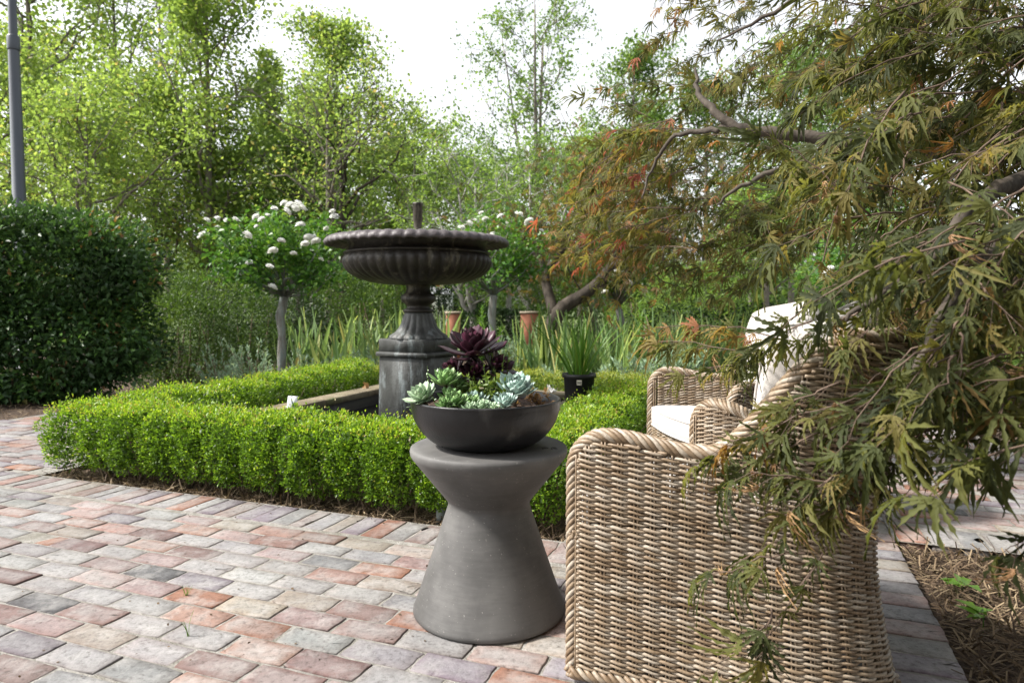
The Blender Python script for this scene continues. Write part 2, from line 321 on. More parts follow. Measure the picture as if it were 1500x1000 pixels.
def iron_mat(name, base, lich, thr):
    m, nt, out, N, L = newmat(name)
    tc = N('ShaderNodeTexCoord')
    n1 = N('ShaderNodeTexNoise'); n1.inputs['Scale'].default_value = 7; n1.inputs['Detail'].default_value = 9; n1.inputs['Roughness'].default_value = .68
    mp = N('ShaderNodeMapping'); mp.inputs['Scale'].default_value = (1.6, 1.6, .55); L(tc.outputs['Object'], mp.inputs[0]); L(mp.outputs[0], n1.inputs['Vector'])
    r = ramp(N, [(.25, base[0]), (.55, base[1]), (.8, base[2])]); L(n1.outputs[0], r.inputs[0])
    n2 = N('ShaderNodeTexNoise'); n2.inputs['Scale'].default_value = 3.4; n2.inputs['Detail'].default_value = 8; n2.inputs['Roughness'].default_value = .72
    mp2 = N('ShaderNodeMapping'); mp2.inputs['Scale'].default_value = (2.2, 2.2, .6); mp2.inputs['Location'].default_value = (4, 2, 1); L(tc.outputs['Object'], mp2.inputs[0]); L(mp2.outputs[0], n2.inputs['Vector'])
    l = ramp(N, [(thr, (0, 0, 0)), (thr + .08, (1, 1, 1))]); L(n2.outputs[0], l.inputs[0])
    k = N('ShaderNodeMath', operation='MULTIPLY'); k.inputs[1].default_value = .75; L(l.outputs[0], k.inputs[0])
    mx = N('ShaderNodeMix', data_type='RGBA'); L(k.outputs[0], mx.inputs[0]); L(r.outputs[0], mx.inputs[6]); mx.inputs[7].default_value = (*lich, 1)
    p = N('ShaderNodeBsdfPrincipled'); L(mx.outputs[2], p.inputs['Base Color']); p.inputs['Roughness'].default_value = .5; p.inputs['Specular IOR Level'].default_value = .32
    b = N('ShaderNodeBump'); b.inputs['Strength'].default_value = .5; b.inputs['Distance'].default_value = .006
    n3 = N('ShaderNodeTexNoise'); n3.inputs['Scale'].default_value = 60; L(tc.outputs['Object'], n3.inputs['Vector']); L(n3.outputs[0], b.inputs['Height']); L(b.outputs[0], p.inputs['Normal'])
    L(p.outputs[0], out.inputs[0]); return m
def fabric_mat():
    m, nt, out, N, L = newmat('cream_canvas')
    tc = N('ShaderNodeTexCoord')
    n1 = N('ShaderNodeTexNoise'); n1.inputs['Scale'].default_value = 6; n1.inputs['Detail'].default_value = 6; L(tc.outputs['Object'], n1.inputs['Vector'])
    r = ramp(N, [(.3, (.4, .372, .35)), (.7, (.48, .455, .432))]); L(n1.outputs[0], r.inputs[0])
    p = N('ShaderNodeBsdfPrincipled'); L(r.outputs[0], p.inputs['Base Color']); p.inputs['Roughness'].default_value = .9; p.inputs['Sheen Weight'].default_value = .15
    n2 = N('ShaderNodeTexNoise'); n2.inputs['Scale'].default_value = 700; L(tc.outputs['Object'], n2.inputs['Vector'])
    n3 = N('ShaderNodeTexNoise'); n3.inputs['Scale'].default_value = 9; n3.inputs['Distortion'].default_value = 1.2; L(tc.outputs['Object'], n3.inputs['Vector'])
    ad = N('ShaderNodeMath', operation='MULTIPLY_ADD'); L(n3.outputs[0], ad.inputs[0]); ad.inputs[1].default_value = 3; L(n2.outputs[0], ad.inputs[2])
    b = N('ShaderNodeBump'); b.inputs['Strength'].default_value = .3; b.inputs['Distance'].default_value = .006; L(ad.outputs[0], b.inputs['Height']); L(b.outputs[0], p.inputs['Normal'])
    L(p.outputs[0], out.inputs[0]); return m
def water_mat():
    m, nt, out, N, L = newmat('pond_water')
    p = N('ShaderNodeBsdfPrincipled'); p.inputs['Base Color'].default_value = (.006, .007, .006, 1); p.inputs['Roughness'].default_value = .04; p.inputs['IOR'].default_value = 1.33
    tc = N('ShaderNodeTexCoord'); n = N('ShaderNodeTexNoise'); n.inputs['Scale'].default_value = 7; L(tc.outputs['Object'], n.inputs['Vector'])
    b = N('ShaderNodeBump'); b.inputs['Strength'].default_value = .12; b.inputs['Distance'].default_value = .02; L(n.outputs[0], b.inputs['Height']); L(b.outputs[0], p.inputs['Normal'])
    L(p.outputs[0], out.inputs[0]); return m
M['ground'] = ground_mat(); M['brick'] = brick_mat(); M['wicker'] = wicker_mat(); M['stool'] = stool_mat()
M['iron'] = iron_mat('weathered_iron', [(.009, .008, .0065), (.025, .0215, .018), (.06, .053, .044)], (.15, .135, .105), .56)
M['ironrim'] = iron_mat('greyed_iron', [(.045, .039, .039), (.095, .083, .086), (.16, .146, .146)], (.19, .18, .175), .6)
M['ironped'] = iron_mat('streaked_iron', [(.014, .014, .013), (.055, .057, .055), (.12, .127, .125)], (.17, .195, .2), .55)
M['fabric'] = fabric_mat(); M['water'] = water_mat()

# ------------------------------------------------------------------ leaf templates
def T_leaf(w=.5, fold=.12):            # pointed leaf, length 1 along +y
    return np.array([[0, 0, 0], [w * .5, .42, fold], [0, 1, -.05], [-w * .5, .42, fold], [0, .45, 0]]), [np.array([[0, 1, 4], [1, 2, 4], [2, 3, 4], [3, 0, 4]])]
def T_quad(w=.7):
    return np.array([[0, 0, 0], [w * .5, .5, .1], [0, 1, 0], [-w * .5, .5, .1]]), [np.array([[0, 1, 2, 3]])]
def T_maple(sections=8, tooth=.55, lobes=7, w0=.062, seed=0, spread=66):
    rg = np.random.default_rng(seed); V = []; F = []
    ang = np.radians(np.linspace(-spread, spread, lobes) + rg.normal(0, 6, lobes)); ln = (.5 + .5 * np.cos(np.linspace(-1.25, 1.25, lobes))) * rg.uniform(.8, 1.12, lobes); dr = rg.uniform(.25, 1.0)
    for a, l in zip(ang, ln):
        n0 = len(V); t = np.linspace(0, 1, sections); sw = rg.normal(0, .16); dl = dr * rg.uniform(.6, 1.4); ww = w0 * rg.uniform(.75, 1.2)
        for i, ti in enumerate(t):
            aa = a + sw * ti; d = np.array([sin(aa), cos(aa), 0]); s = np.array([cos(aa), -sin(aa), 0])
            w = ww * (.2 + 1.55 * ti ** .6 * (1 - ti) ** .75) * (1 + (tooth if i % 2 else -tooth * .45)) * (l ** .4)
            if i == sections - 1: w = .002
            c = d * (ti * l) + np.array([0, 0, .1 * ti * l - dl * (ti * l) ** 2]); f = d * (.05 if i % 2 else 0); k = w * .45
            V += [c + s * w + f + np.array([0, 0, k]), c, c - s * w + f + np.array([0, 0, k])]
            if i:
                b = n0 + i * 3
                F += [[b - 3, b, b + 1, b - 2], [b - 2, b + 1, b + 2, b - 1]]
    return np.array(V), [np.array(F)]
LEAF = T_leaf(); QUAD = T_quad(); MAP8 = [T_maple(10, .7, 7, .053, k, 70) for k in range(6)]; MAP5 = [T_maple(6, .4, 7, .055, 20 + k, 66) for k in range(6)]
def T_strap(n=7, droop=.5, w=.05):
    V = []; F = []
    for i in range(n):
        t = i / (n - 1); ww = w * (1 - t ** 2.5) * (.75 + .5 * t * (1 - t) * 2) + .002
        y = t; z = -droop * t * t
        V += [[ww, y, z + .012], [0, y, z], [-ww, y, z + .012]]
        if i: b = i * 3; F += [[b - 3, b, b + 1, b - 2], [b - 2, b + 1, b + 2, b - 1]]
    return np.array(V), [np.array(F)]
def rdirs(n, zmin=-1.0, rng=R_):
    z = rng.uniform(zmin, 1, n); a = rng.uniform(0, 2 * pi, n); r = np.sqrt(1 - z * z)
    return np.stack([r * np.cos(a), r * np.sin(a), z], -1)
def scatter(mb, pos, out, size, tmpl, rnd, jit=.7, rng=R_, upbias=.4):
    """leaves at pos, pointing roughly along out"""
    n = len(pos); d = nrm(out + rng.normal(0, jit, (n, 3)) + np.array([0, 0, upbias]))
    up = nrm(rng.normal(0, .6, (n, 3)) + np.array([0, 0, 1.0]))
    inst(tmpl[0], tmpl[1], pos, frames(d, up), size, mb, rnd)

# ------------------------------------------------------------------ ground and paving
def sheet(name, pts, z, mat, parent=None, loc=None):
    V = np.array([[p[0], p[1], z] for p in pts]); return mesh(name, V, [np.arange(len(pts))[None]], mat, parent, loc=loc)
o = sheet('ground', [(-150, -30), (150, -30), (150, 220), (-150, 220)], -.035, M['ground']); tag(o, kind='structure', label='brown soil and far grass under the whole garden')
def in_bed(u, v):
    """True where the terrace bricks stop"""
    if -3.98 < u < -.80 and v > 2.70 and v < 6.35: return True          # pond garden
    if u < -6.2: return v > 3.3 + .0 or u < -14
    if u > .5 and v < 3.2: return True                                   # mulch bed
    if v > 5.7 and u < -.8: return True
    if v > 6.3: return True
    if u > 1.55 and v > 4.75: return True
    return False
PAL = [((.42, .41, .405), 30), ((.36, .355, .365), 18), ((.44, .33, .31), 20), ((.44, .285, .23), 12), ((.45, .4, .34), 11), ((.44, .22, .145), 7), ((.3, .262, .305), 11), ((.12, .118, .13), 2.2), ((.3, .2, .185), 8)]
pc = np.array([p[0] for p in PAL]); pw = np.array([p[1] for p in PAL], float); pw /= pw.sum()
def paving():
    mb = MB(); rng = np.random.default_rng(5)
    def brick(u, v, lu, lv, rot=0.0):
        z = rng.normal(0, .0013); tx, ty = rng.normal(0, .006, 2)
        rr = rng.random(); c = pc[rng.choice(len(pc), p=pw)] * rng.uniform(.43, .64) * (1 + rng.normal(0, .014, 3))
        a = rng.normal(0, .008); h0 = (lu / 2 * (1 + rng.normal(0, .008)), lv / 2 * (1 + rng.normal(0, .012)))
        rings = []
        for ins, zz in ((0, -.03), (0, -.004), (.001, -.0012), (.0035, 0)):
            pts = []
            for sx, sy in ((-1, -1), (-.33, -1), (.33, -1), (1, -1), (1, -.2), (1, .3), (1, 1), (.3, 1), (-.35, 1), (-1, 1), (-1, .3), (-1, -.3)):
                x = sx * (h0[0] - ins); y = sy * (h0[1] - ins)
                if abs(sx) == 1 and abs(sy) == 1: x -= sx * .0016; y -= sy * .0016
                pts.append((x, y, zz))
            rings.append(pts)
        jit = rng.normal(0, .0018, (12, 2)); P = np.array(rings)
        P = np.concatenate([P, P[3:4] * [.62, .5, 1] + np.append(rng.normal(0, .006, 2), 0)])
        P[:4, :, :2] += jit[None]; P[4, :, :2] += rng.normal(0, .006, (12, 2))
        P[:, :, 2] += z + (P[:, :, 0] * tx + P[:, :, 1] * ty) * (P[:, :, 2] > -.02)
        x = P[..., 0] * cos(a) - P[..., 1] * sin(a) + u; y = P[..., 0] * sin(a) + P[..., 1] * cos(a) + v
        W = x[..., None] * UX + y[..., None] * VX; W[..., 2] += P[..., 2]
        F = []
        for i in range(4):
            for j in range(12): F.append([i * 12 + j, i * 12 + (j + 1) % 12, i * 12 + 12 + (j + 1) % 12, i * 12 + 12 + j])
        edge = c * np.array([.86, .78, .74]) * rng.uniform(.8, 1.1); mid = c + (np.array([.27, .265, .26]) - c) * rng.uniform(0, .55)
        cc = np.repeat(np.stack([edge * .75, edge * .9, edge, edge * .6 + c * .4, mid]), 12, 0) * rng.uniform(.92, 1.08, (60, 1))
        mb.add(W.reshape(-1, 3), [np.array(F), (np.arange(12) + 48)[None]], rr, cc)
    pu, pv = .224, .1065
    nrow = 0; v = -1.3
    while v < 6.3:
        offu = (nrow % 2) * pu * .5 + rng.normal(0, .012) + (nrow % 5 == 0) * .05
        u = -14 + offu
        while u < 5.5:
            uc, vc = u + pu / 2, v + pv / 2
            dist = abs(uc * UX[0] + vc * VX[0]); Yw = uc * UX[1] + vc * VX[1]
            ok = Yw > .55 and dist < Yw * .95 + 1.2
            # soldier borders replace the field
            if ok and not in_bed(uc, vc) and not in_bed(uc, vc + pv * .5) and not in_bed(uc - pu * .45, vc) and not in_bed(uc + pu * .45, vc):
                if 2.43 < vc < 2.72 and -4.3 < uc < -.5: ok = False
                if .24 < uc < .52 and vc < 3.46: ok = False
                if uc >= .5 and 3.19 < vc < 3.46: ok = False
                if ok: brick(uc, vc, .2195 - rng.uniform(0, .005), .1025 - rng.uniform(0, .0035))
            u += pu
        v += pv; nrow += 1
    u = -4.3
    while u < -.5:                      # soldier course along the hedge
        w = .108 if rng.random() > .35 else .08
        brick(u + w / 2, 2.575, w - .006, .225); u += w
    v = -.2
    while v < 3.19:                     # header course beside the mulch bed
        brick(.385, v + .055, .235, .104); v += .1125
    u = .52
    while u < 5: brick(u + .055, 3.325, .104, .235); u += .1125
    return mb.build('pavement', M['brick'])
tag(paving(), 'terrace of worn recycled bricks with lime stains and sandy joints', kind='structure')
def sandbed():
    mb = MB()
    def rect(u0, u1, v0, v1, z=-.0032):
        mb.add([uv(u0, v0, z), uv(u1, v0, z), uv(u1, v1, z), uv(u0, v1, z)], [np.array([[0, 1, 2, 3]])])
    rect(-14, .5, -1.5, 2.70); rect(.5, 5.2, 3.2, 4.75); rect(-.80, .5, 2.70, 6.3, -.0085); rect(.5, 1.55, 4.75, 6.3, -.0085)
    rect(-6.2, -3.98, 2.70, 5.7, -.0085); rect(-14, -6.2, 2.70, 3.3)
    return mb.build('path_sand', M['sand'])
tag(sandbed(), 'pale sand bedding showing in the brick joints', kind='structure')

# grass weeds in the joints
def weed(px, name, label, n, h):
    g = at(px[0], px[1], 1); d = ray(*px); p = np.array([0, 0, EYE]) + d * (EYE / -d[2])
    rng = np.random.default_rng(int(px[0])); mb = MB(); T = T_strap(6, .35, .03)
    out = nrm(np.stack([rng.normal(0, .25, n), rng.normal(0, .25, n), np.full(n, 1.0)], -1))
    inst(T[0], T[1], np.repeat(p[None] - [0, 0, .006], n, 0) + rng.normal(0, .003, (n, 3)) * [1, 1, 0], frames(out, rdirs(n, -.1, rng) * [1, 1, .2]), h * rng.uniform(.6, 1, n), mb, rng.random(n))
    e = empty(name, p, 0, label, 'grass tuft'); mb.build('blades', M['grass'], e, loc=p)
weed((273, 872), 'grass_tuft', 'short green grass tuft in the joint beside the darkest brick', 9, .05)
weed((276, 932), 'grass_tuft', 'pair of tall thin grass blades standing in a brick joint', 3, .085)

# ------------------------------------------------------------------ straw mulch (stuff)
def mulch(name, label, regions, n, z=-.03):
    rng = np.random.default_rng(3); mb = MB()
    for (u0, u1, v0, v1), k in regions:
        u = rng.uniform(u0, u1, k); v = rng.uniform(v0, v1, k)
        P = u[:, None] * UX + v[:, None] * VX; P[:, 2] = z + np.abs(rng.normal(0, .012, k))
        d = rdirs(k, -.25, rng) * [1, 1, .35]; d = nrm(d)
        T = (np.array([[-.03, 0, 0], [.03, 0, .0], [.035, .5, .06], [.03, 1, 0], [-.03, 1, 0], [-.035, .5, .06]]), [np.array([[0, 1, 2, 5], [5, 2, 3, 4]])])
        inst(T[0], T[1], P, frames(d, np.array([0, 0, 1.0]) + rng.normal(0, .3, (k, 3))), rng.uniform(.02, .09, k), mb, rng.random(k) ** 1.3)
    if name == 'leaf_litter':           # a few crumbs on the bricks
        k = 500; u = rng.uniform(-6, .3, k); v = rng.uniform(1.0, 2.72, k); P = u[:, None] * UX + v[:, None] * VX; P[:, 2] = .002
        inst(QUAD[0], QUAD[1], P, frames(rdirs(k, -.1, rng) * [1, 1, .2], np.array([0, 0, 1.0]) + rng.normal(0, .3, (k, 3))), rng.uniform(.004, .014, k), mb, rng.random(k) * .5)
    tag(mb.build(name, M['straw']), label, kind='stuff')
mulch('straw_mulch', 'dry straw and bark mulch on the bed at the right', [((.53, 2.2, .8, 3.17), 24000)], 0)
mulch('leaf_litter', 'dry brown litter under the clipped hedges and in crumbs on the bricks', [((-3.98, -.78, 2.71, 2.9), 3500), ((-9, -6.2, 3.35, 6), 4000)], 0)

# ------------------------------------------------------------------ box hedges
def hedge(name, label, u0, u1, v0, v1, h, seed, mat, n, axis, size=.017, lift=.03, h1=None, group='clipped box hedges round the pond', round_=.05):
    """a run of box plants; axis 'u' or 'v'"""
    rng = np.random.default_rng(seed); L = (u1 - u0) if axis == 'u' else (v1 - v0)
    k = max(2, int(round(L / .24))); mb = MB(); st = MB()
    W = (v1 - v0) if axis == 'u' else (u1 - u0)
    cs = (np.arange(k) + .5) / k
    per = n // k; base = uv((u0 + u1) / 2, (v0 + v1) / 2, 0)
    for i, c in enumerate(cs):
        hh = h if h1 is None else h + (h1 - h) * c
        hh *= 1 + rng.normal(0, .03)
        half = L / k * .56 * (1 + rng.normal(0, .06)); wh = W / 2 * (1 + rng.normal(0, .05)); off = rng.normal(0, .012)
        for lay, (frac, sc_, f0, f1) in enumerate(((.72, 1.0, .9, 1.03), (.28, 1.5, .6, .9))):
            m = int(per * frac)
            d = rdirs(m, -.8, rng); p = 4.2
            # superellipsoid point
            s = 1 / (np.abs(d) ** p).sum(1) ** (1 / p)
            q = d * s[:, None]
            bump = 1 + .06 * np.sin(q[:, 0] * 7 + i) * np.sin(q[:, 1] * 6 + 2 * i) * np.sin(q[:, 2] * 5 + i) * 2
            q = q * (rng.uniform(f0, f1, m) * bump)[:, None]
            tops = q[:, 2] > .8
            zz = lift + (hh - lift) * (q[:, 2] * .5 + .5) + np.where(tops, rng.exponential(.011, m), 0)
            taper = .84 + .16 * np.clip((zz - lift) / (hh * .45), 0, 1) ** .7
            a = q[:, 0] * half; b = q[:, 1] * wh * taper + off
            al = (c - .5) * L + a
            lim = L / 2 + .015
            al = np.clip(al, -lim + rng.uniform(0, .03, m), lim - rng.uniform(0, .03, m))
            P = (al[:, None] * UX + b[:, None] * VX) if axis == 'u' else (al[:, None] * VX + b[:, None] * UX)
            P = P + base; P[:, 2] = zz
            o2 = np.stack([q[:, 0] ** 3, q[:, 1] ** 3, q[:, 2] ** 3], -1)
            o2 = (o2[:, :1] * UX + o2[:, 1:2] * VX) if axis == 'u' else (o2[:, :1] * VX + o2[:, 1:2] * UX); o2[:, 2] = q[:, 2] ** 3
            tone = np.clip(rng.normal(.4, .2, m) + .1 * np.sin(P[:, 0] * 19 + i) * np.cos(P[:, 1] * 17) + np.where(tops, .3, 0) + (-.22 if lay else 0), 0, 1)  # leaf colour varies at random, lighter on top, darker in the inner layer
            scatter(mb, P, nrm(o2), rng.uniform(.75, 1.25, m) * size * sc_, LEAF if lay == 0 else QUAD, tone, .75, rng, .55)
        # stems
        for _ in range(5):
            a0 = (c - .5) * L + rng.normal(0, .04); b0 = rng.uniform(-.6, .6) * wh * .8
            p0 = a0 * (UX if axis == 'u' else VX) + b0 * (VX if axis == 'u' else UX) + base + [0, 0, -.035]
            for _b in range(3):
                e = p0 + np.array([rng.normal(0, .07), rng.normal(0, .07), hh * rng.uniform(.5, .85)])
                mid = (p0 + e) / 2 + rng.normal(0, .018, 3)
                v_, f_ = tube([p0, mid, e], [.0055, .004, .002], 4); st.add(v_, f_)
    e = empty(name, base, 0, label, 'hedge', group)
    mb.build('foliage', mat, e, loc=base); st.build('stems', M['stems'], e, loc=base)
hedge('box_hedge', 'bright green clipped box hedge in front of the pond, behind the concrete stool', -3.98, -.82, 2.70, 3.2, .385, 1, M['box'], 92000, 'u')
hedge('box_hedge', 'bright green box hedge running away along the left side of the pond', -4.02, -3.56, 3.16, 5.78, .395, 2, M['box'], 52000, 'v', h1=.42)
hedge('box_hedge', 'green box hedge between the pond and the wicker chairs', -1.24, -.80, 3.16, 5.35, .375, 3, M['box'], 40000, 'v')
hedge('box_hedge', 'yellowish low box hedge across the back of the pond', -4.05, -.8, 5.78, 6.28, .345, 4, M['boxy'], 52000, 'u', size=.016)

# ------------------------------------------------------------------ pond
PC = (-2.4, 4.5)
def pond():
    base = uv(*PC, 0); e = empty('pond', base, 0, 'raised dark square pond with mossy stone coping round the fountain', 'pond')
    ui0, ui1, vi0, vi1 = -3.30, -1.50, 3.47, 5.52; cw = .17
    mb = MB()
    def slab(u0, u1, v0, v1, z0, z1):
        v_, f_ = box(uv((u0 + u1) / 2, (v0 + v1) / 2), UX, VX, (u1 - u0) / 2, (v1 - v0) / 2, z0, z1, .008); mb.add(v_, f_)
    g = .003
    def run(a0, a1, fn):
        n = max(1, int(round((a1 - a0) / .58)));
        for i in range(n): fn(a0 + (a1 - a0) * i / n + g, a0 + (a1 - a0) * (i + 1) / n - g)
    run(vi0 - cw, vi1 + cw, lambda a, b: slab(ui0 - cw, ui0 + .02, a, b, .19, .24))
    run(vi0 - cw, vi1 + cw, lambda a, b: slab(ui1 - .02, ui1 + cw, a, b, .19, .24))
    run(ui0 + .02, ui1 - .02, lambda a, b: slab(a, b, vi0 - cw, vi0 + .02, .19, .24))
    run(ui0 + .02, ui1 - .02, lambda a, b: slab(a, b, vi1 - .02, vi1 + cw, .19, .24))
    mb.build('coping', M['coping'], e, loc=base)
    wb = MB()
    for u0, u1, v0, v1 in ((ui0 - .12, ui0, vi0 - .12, vi1 + .12), (ui1, ui1 + .12, vi0 - .12, vi1 + .12), (ui0, ui1, vi0 - .12, vi0), (ui0, ui1, vi1, vi1 + .12)):
        v_, f_ = box(uv((u0 + u1) / 2, (v0 + v1) / 2), UX, VX, (u1 - u0) / 2, (v1 - v0) / 2, -.034, .188); wb.add(v_, f_)
    wb.build('pond_wall', M['pondwall'], e, loc=base)
    w = mesh('water', [uv(ui0, vi0, .1), uv(ui1, vi0, .1), uv(ui1, vi1, .1), uv(ui0, vi1, .1)], [np.arange(4)[None]], M['water'])
    tag(w, 'still black pond water around the fountain pedestal', kind='structure')
pond()

# ------------------------------------------------------------------ fountain
def fountain():
    c = np.array([(613 - 750) / 1000 * 5.06, 5.06, 0.0])
    e = empty('fountain', c, 0, 'tall dark cast iron urn fountain on a square pedestal in the pond', 'fountain')
    def L(name, prof, mat, seg=128, rf=None, sm=True):
        v, f = lathe(prof, seg, rf); return mesh(name, v, f, mat, e, smooth=sm)
    fa = TH - radians(12); FX = np.array([cos(fa), sin(fa)]); FY = np.array([-sin(fa), cos(fa)])
    # pedestal: plinth, moulding, block (square, turned with the garden)
    pm = MB()
    v_, f_ = box((0, 0), FX, FY, .212, .212, .02, .612, .006, .955); pm.add(v_, f_)
    v_, f_ = box((0, 0), FX, FY, .24, .24, .02, .15, .012); pm.add(v_, f_)
    pm.build('pedestal', M['ironped'], e)
    mm = MB()
    v_, f_ = box((0, 0), FX, FY, .222, .222, .614, .648, .012); mm.add(v_, f_); mm.build('moulding', M['ironped'], e)
    v_, f_ = box((0, 0), FX, FY, .205, .205, .65, .742, .01); mesh('plinth', v_, f_, M['ironped'], e)
    def foot(r, z, th):
        k = np.clip((.93 - z) / .2, 0, 1); return r * (1 + .07 * np.abs(np.sin(th * 8)) * np.clip((.925 - z) / .03, 0, 1)), z
    L('foot', [(.205, .744), (.2, .762), (.165, .785), (.135, .82), (.118, .86), (.108, .9), (.104, .925), (.1, .93)], M['ironped'], 160, foot)
    L('collar', [(.08, .928), (.108, .932), (.114, .944), (.108, .956), (.09, .962), (.084, .97), (.088, .985), (.1, .995), (.122, 1.01), (.13, 1.03), (.126, 1.05), (.112, 1.066), (.095, 1.078), (.088, 1.1), (.088, 1.125), (.1, 1.14), (.13, 1.15)], M['iron'])
    belly = []
    for t in np.linspace(0, 1, 22):
        a = t * pi / 2; belly.append((.13 + .4 * sin(a) ** .9, 1.135 + .185 * (1 - cos(a) ** .85)))
    belly += [(.527, 1.345), (.518, 1.352)]
    def flute(r, z, th):
        k = np.clip((z - 1.135) / .03, 0, 1) * np.clip((1.335 - z) / .02, 0, 1)
        return r * (1 + .034 * k * np.abs(np.sin(th * 22))), z
    L('basin', belly, M['iron'], 352, flute)
    L('neck', [(.517, 1.351), (.532, 1.356), (.535, 1.366), (.522, 1.374), (.505, 1.38), (.497, 1.4), (.5, 1.425), (.515, 1.447), (.545, 1.459), (.6, 1.462)], M['iron'])
    def egg(r, z, th):
        k = np.clip((r - .57) / .05, 0, 1); w = np.abs(np.sin(th * 26)) ** .6
        return r + .009 * k * (w - .6), z + .011 * k * (w - .5)
    rim = [(.57, 1.455), (.61, 1.44), (.642, 1.422), (.656, 1.416), (.667, 1.42), (.669, 1.432), (.664, 1.446), (.652, 1.459), (.634, 1.469), (.612, 1.475), (.59, 1.477), (.572, 1.476), (.56, 1.47), (.5, 1.45), (.35, 1.4), (.0, 1.38)]
    L('rim', rim, M['ironrim'], 352, egg)
    z = L('nozzle', [(.0, 1.38), (.02, 1.382), (.018, 1.54), (.03, 1.56), (.03, 1.6), (.036, 1.605), (.036, 1.72), (.039, 1.722), (.039, 1.735), (.03, 1.735), (.0, 1.732)], M['iron'], 24)
fountain()

# ------------------------------------------------------------------ stool and bowl
SC = np.array([-.074, 2.165, 0.0])
def stool():
    e = empty('side_table', SC, 0, 'grey concrete hourglass side table carrying the succulent bowl', 'side table')
    p = [(.0, .002), (.236, .002), (.244, .008), (.243, .02)]
    for t in np.linspace(.05, 1, 12): p.append((.243 - (.243 - .131) * t ** .95, .02 + .325 * t))
    p += [(.1305, .352), (.133, .362)]
    for t in np.linspace(.06, 1, 10): p.append((.133 + .112 * t, .362 + .142 * t))
    p += [(.2495, .513), (.251, .524), (.249, .532), (.243, .536), (.22, .5365), (.1, .5365), (.0, .5365)]
    v, f = lathe(p, 96); mesh('table_body', v, f, M['stool'], e, smooth=True)
    # maker's stamp pressed in the top near the right rim
    st = MB()
    for k, (x, y, w, h) in enumerate(((-.022, .0, .004, .03), (-.013, .008, .014, .004), (-.013, -.004, .014, .004), (-.006, .003, .004, .012), (.006, -.002, .004, .03), (.016, .0, .012, .004), (.013, .011, .014, .004), (.018, -.012, .012, .004))):
        v_, f_ = box((.192 + x, -.05 + y), (1, 0), (0, 1), w / 2, h / 2, .5366, .5376); st.add(v_, f_)
    st.build('stamp', M['ink'], e)
stool()
BC = SC + np.array([-.010, 0, .5372])
def bowl():
    e = empty('planter_bowl', BC, 0, 'wide black glazed bowl planted with succulents on the concrete table', 'planter bowl')
    p = [(.0, .0), (.125, .0), (.132, .004)]
    for t in np.linspace(.08, 1, 16): p.append((.132 + .106 * sin(t * pi / 2) ** .95, .004 + .138 * (1 - cos(t * pi / 2)) ** .82))
    p += [(.2395, .147), (.2375, .151), (.232, .151), (.2285, .146), (.225, .125)]
    v, f = lathe(p, 96); mesh('bowl_body', v, f, M['bowlglaze'], e, smooth=True)
    rng = np.random.default_rng(2)
    r = np.linspace(0, .2255, 14); th = np.arange(60) * 2 * pi / 60
    V = [[0, 0, .127]]
    for ri in r[1:]:
        for t in th: V.append([ri * cos(t), ri * sin(t), .121 + rng.normal(0, .003) + .008 * (1 - ri / .226)])
    F4 = []; F3 = []
    for j in range(60): F3.append([0, 1 + j, 1 + (j + 1) % 60])
    for i in range(12):
        for j in range(60): a = 1 + i * 60; F4.append([a + j, a + (j + 1) % 60, a + 60 + (j + 1) % 60, a + 60 + j][::-1])
    mesh('soil', V, [np.array(F4), np.array(F3)], M['soil'], e)
bowl()
def T_succ(w=.34, th=.1, curl=.25, spat=.65):
    """fleshy spoon leaf, length 1"""
    V = []; F = []; n = 7
    for i in range(n):
        t = i / (n - 1); ww = w * (.35 + .65 * (t / spat) ** 1.2 if t < spat else max(.03, 1 - ((t - spat) / (1 - spat)) ** 2.2)) * .5
        z = curl * t ** 2; h = th * (1 - t) ** .5 * .5 + .015
        V += [[ww, t, z + .03 * ww], [0, t, z - .12 * ww + h * .6], [-ww, t, z + .03 * ww], [0, t, z - h]]
        if i:
            b = i * 4
            F += [[b - 4, b, b + 1, b - 3], [b - 3, b + 1, b + 2, b - 2], [b - 2, b + 2, b + 3, b - 1], [b - 1, b + 3, b, b - 4]]
    V.append([0, 1.03, curl]); a = len(V) - 1; b = (n - 1) * 4
    return np.array(V), [np.array(F), np.array([[b, a, b + 1], [b + 1, a, b + 2], [b + 2, a, b + 3], [b + 3, a, b]])]
def rosette(mb, c, R, n, tmpl, rng, up=(0, 0, 1), open_=1.0, hue=None, flat=0.0):
    up = nrm(np.array(up, float)); a1 = nrm(np.cross(up, [.3, .9, .1])); a2 = np.cross(up, a1)
    i = np.arange(n); t = (i + .5) / n; az = i * 2.39996 + rng.normal(0, .06, n)
    el = np.radians((82 - 80 * t * open_) + rng.normal(0, 3, n) - flat)
    L = R * (.35 + .65 * t ** .7) * rng.uniform(.92, 1.06, n)
    d = np.cos(el)[:, None] * (np.cos(az)[:, None] * a1 + np.sin(az)[:, None] * a2) + np.sin(el)[:, None] * up
    side = np.cos(az)[:, None] * a1 + np.sin(az)[:, None] * a2
    nn = np.sin(el)[:, None] * -side + np.cos(el)[:, None] * up
    s = np.cross(d, nn); Rm = np.stack([s, d, nn], -1)
    base = c + up * (R * .22 * (1 - t))[:, None]
    inst(tmpl[0], tmpl[1], base, Rm, L, mb, hue(t) if hue else np.clip(rng.normal(.5, .2, n), 0, 1))
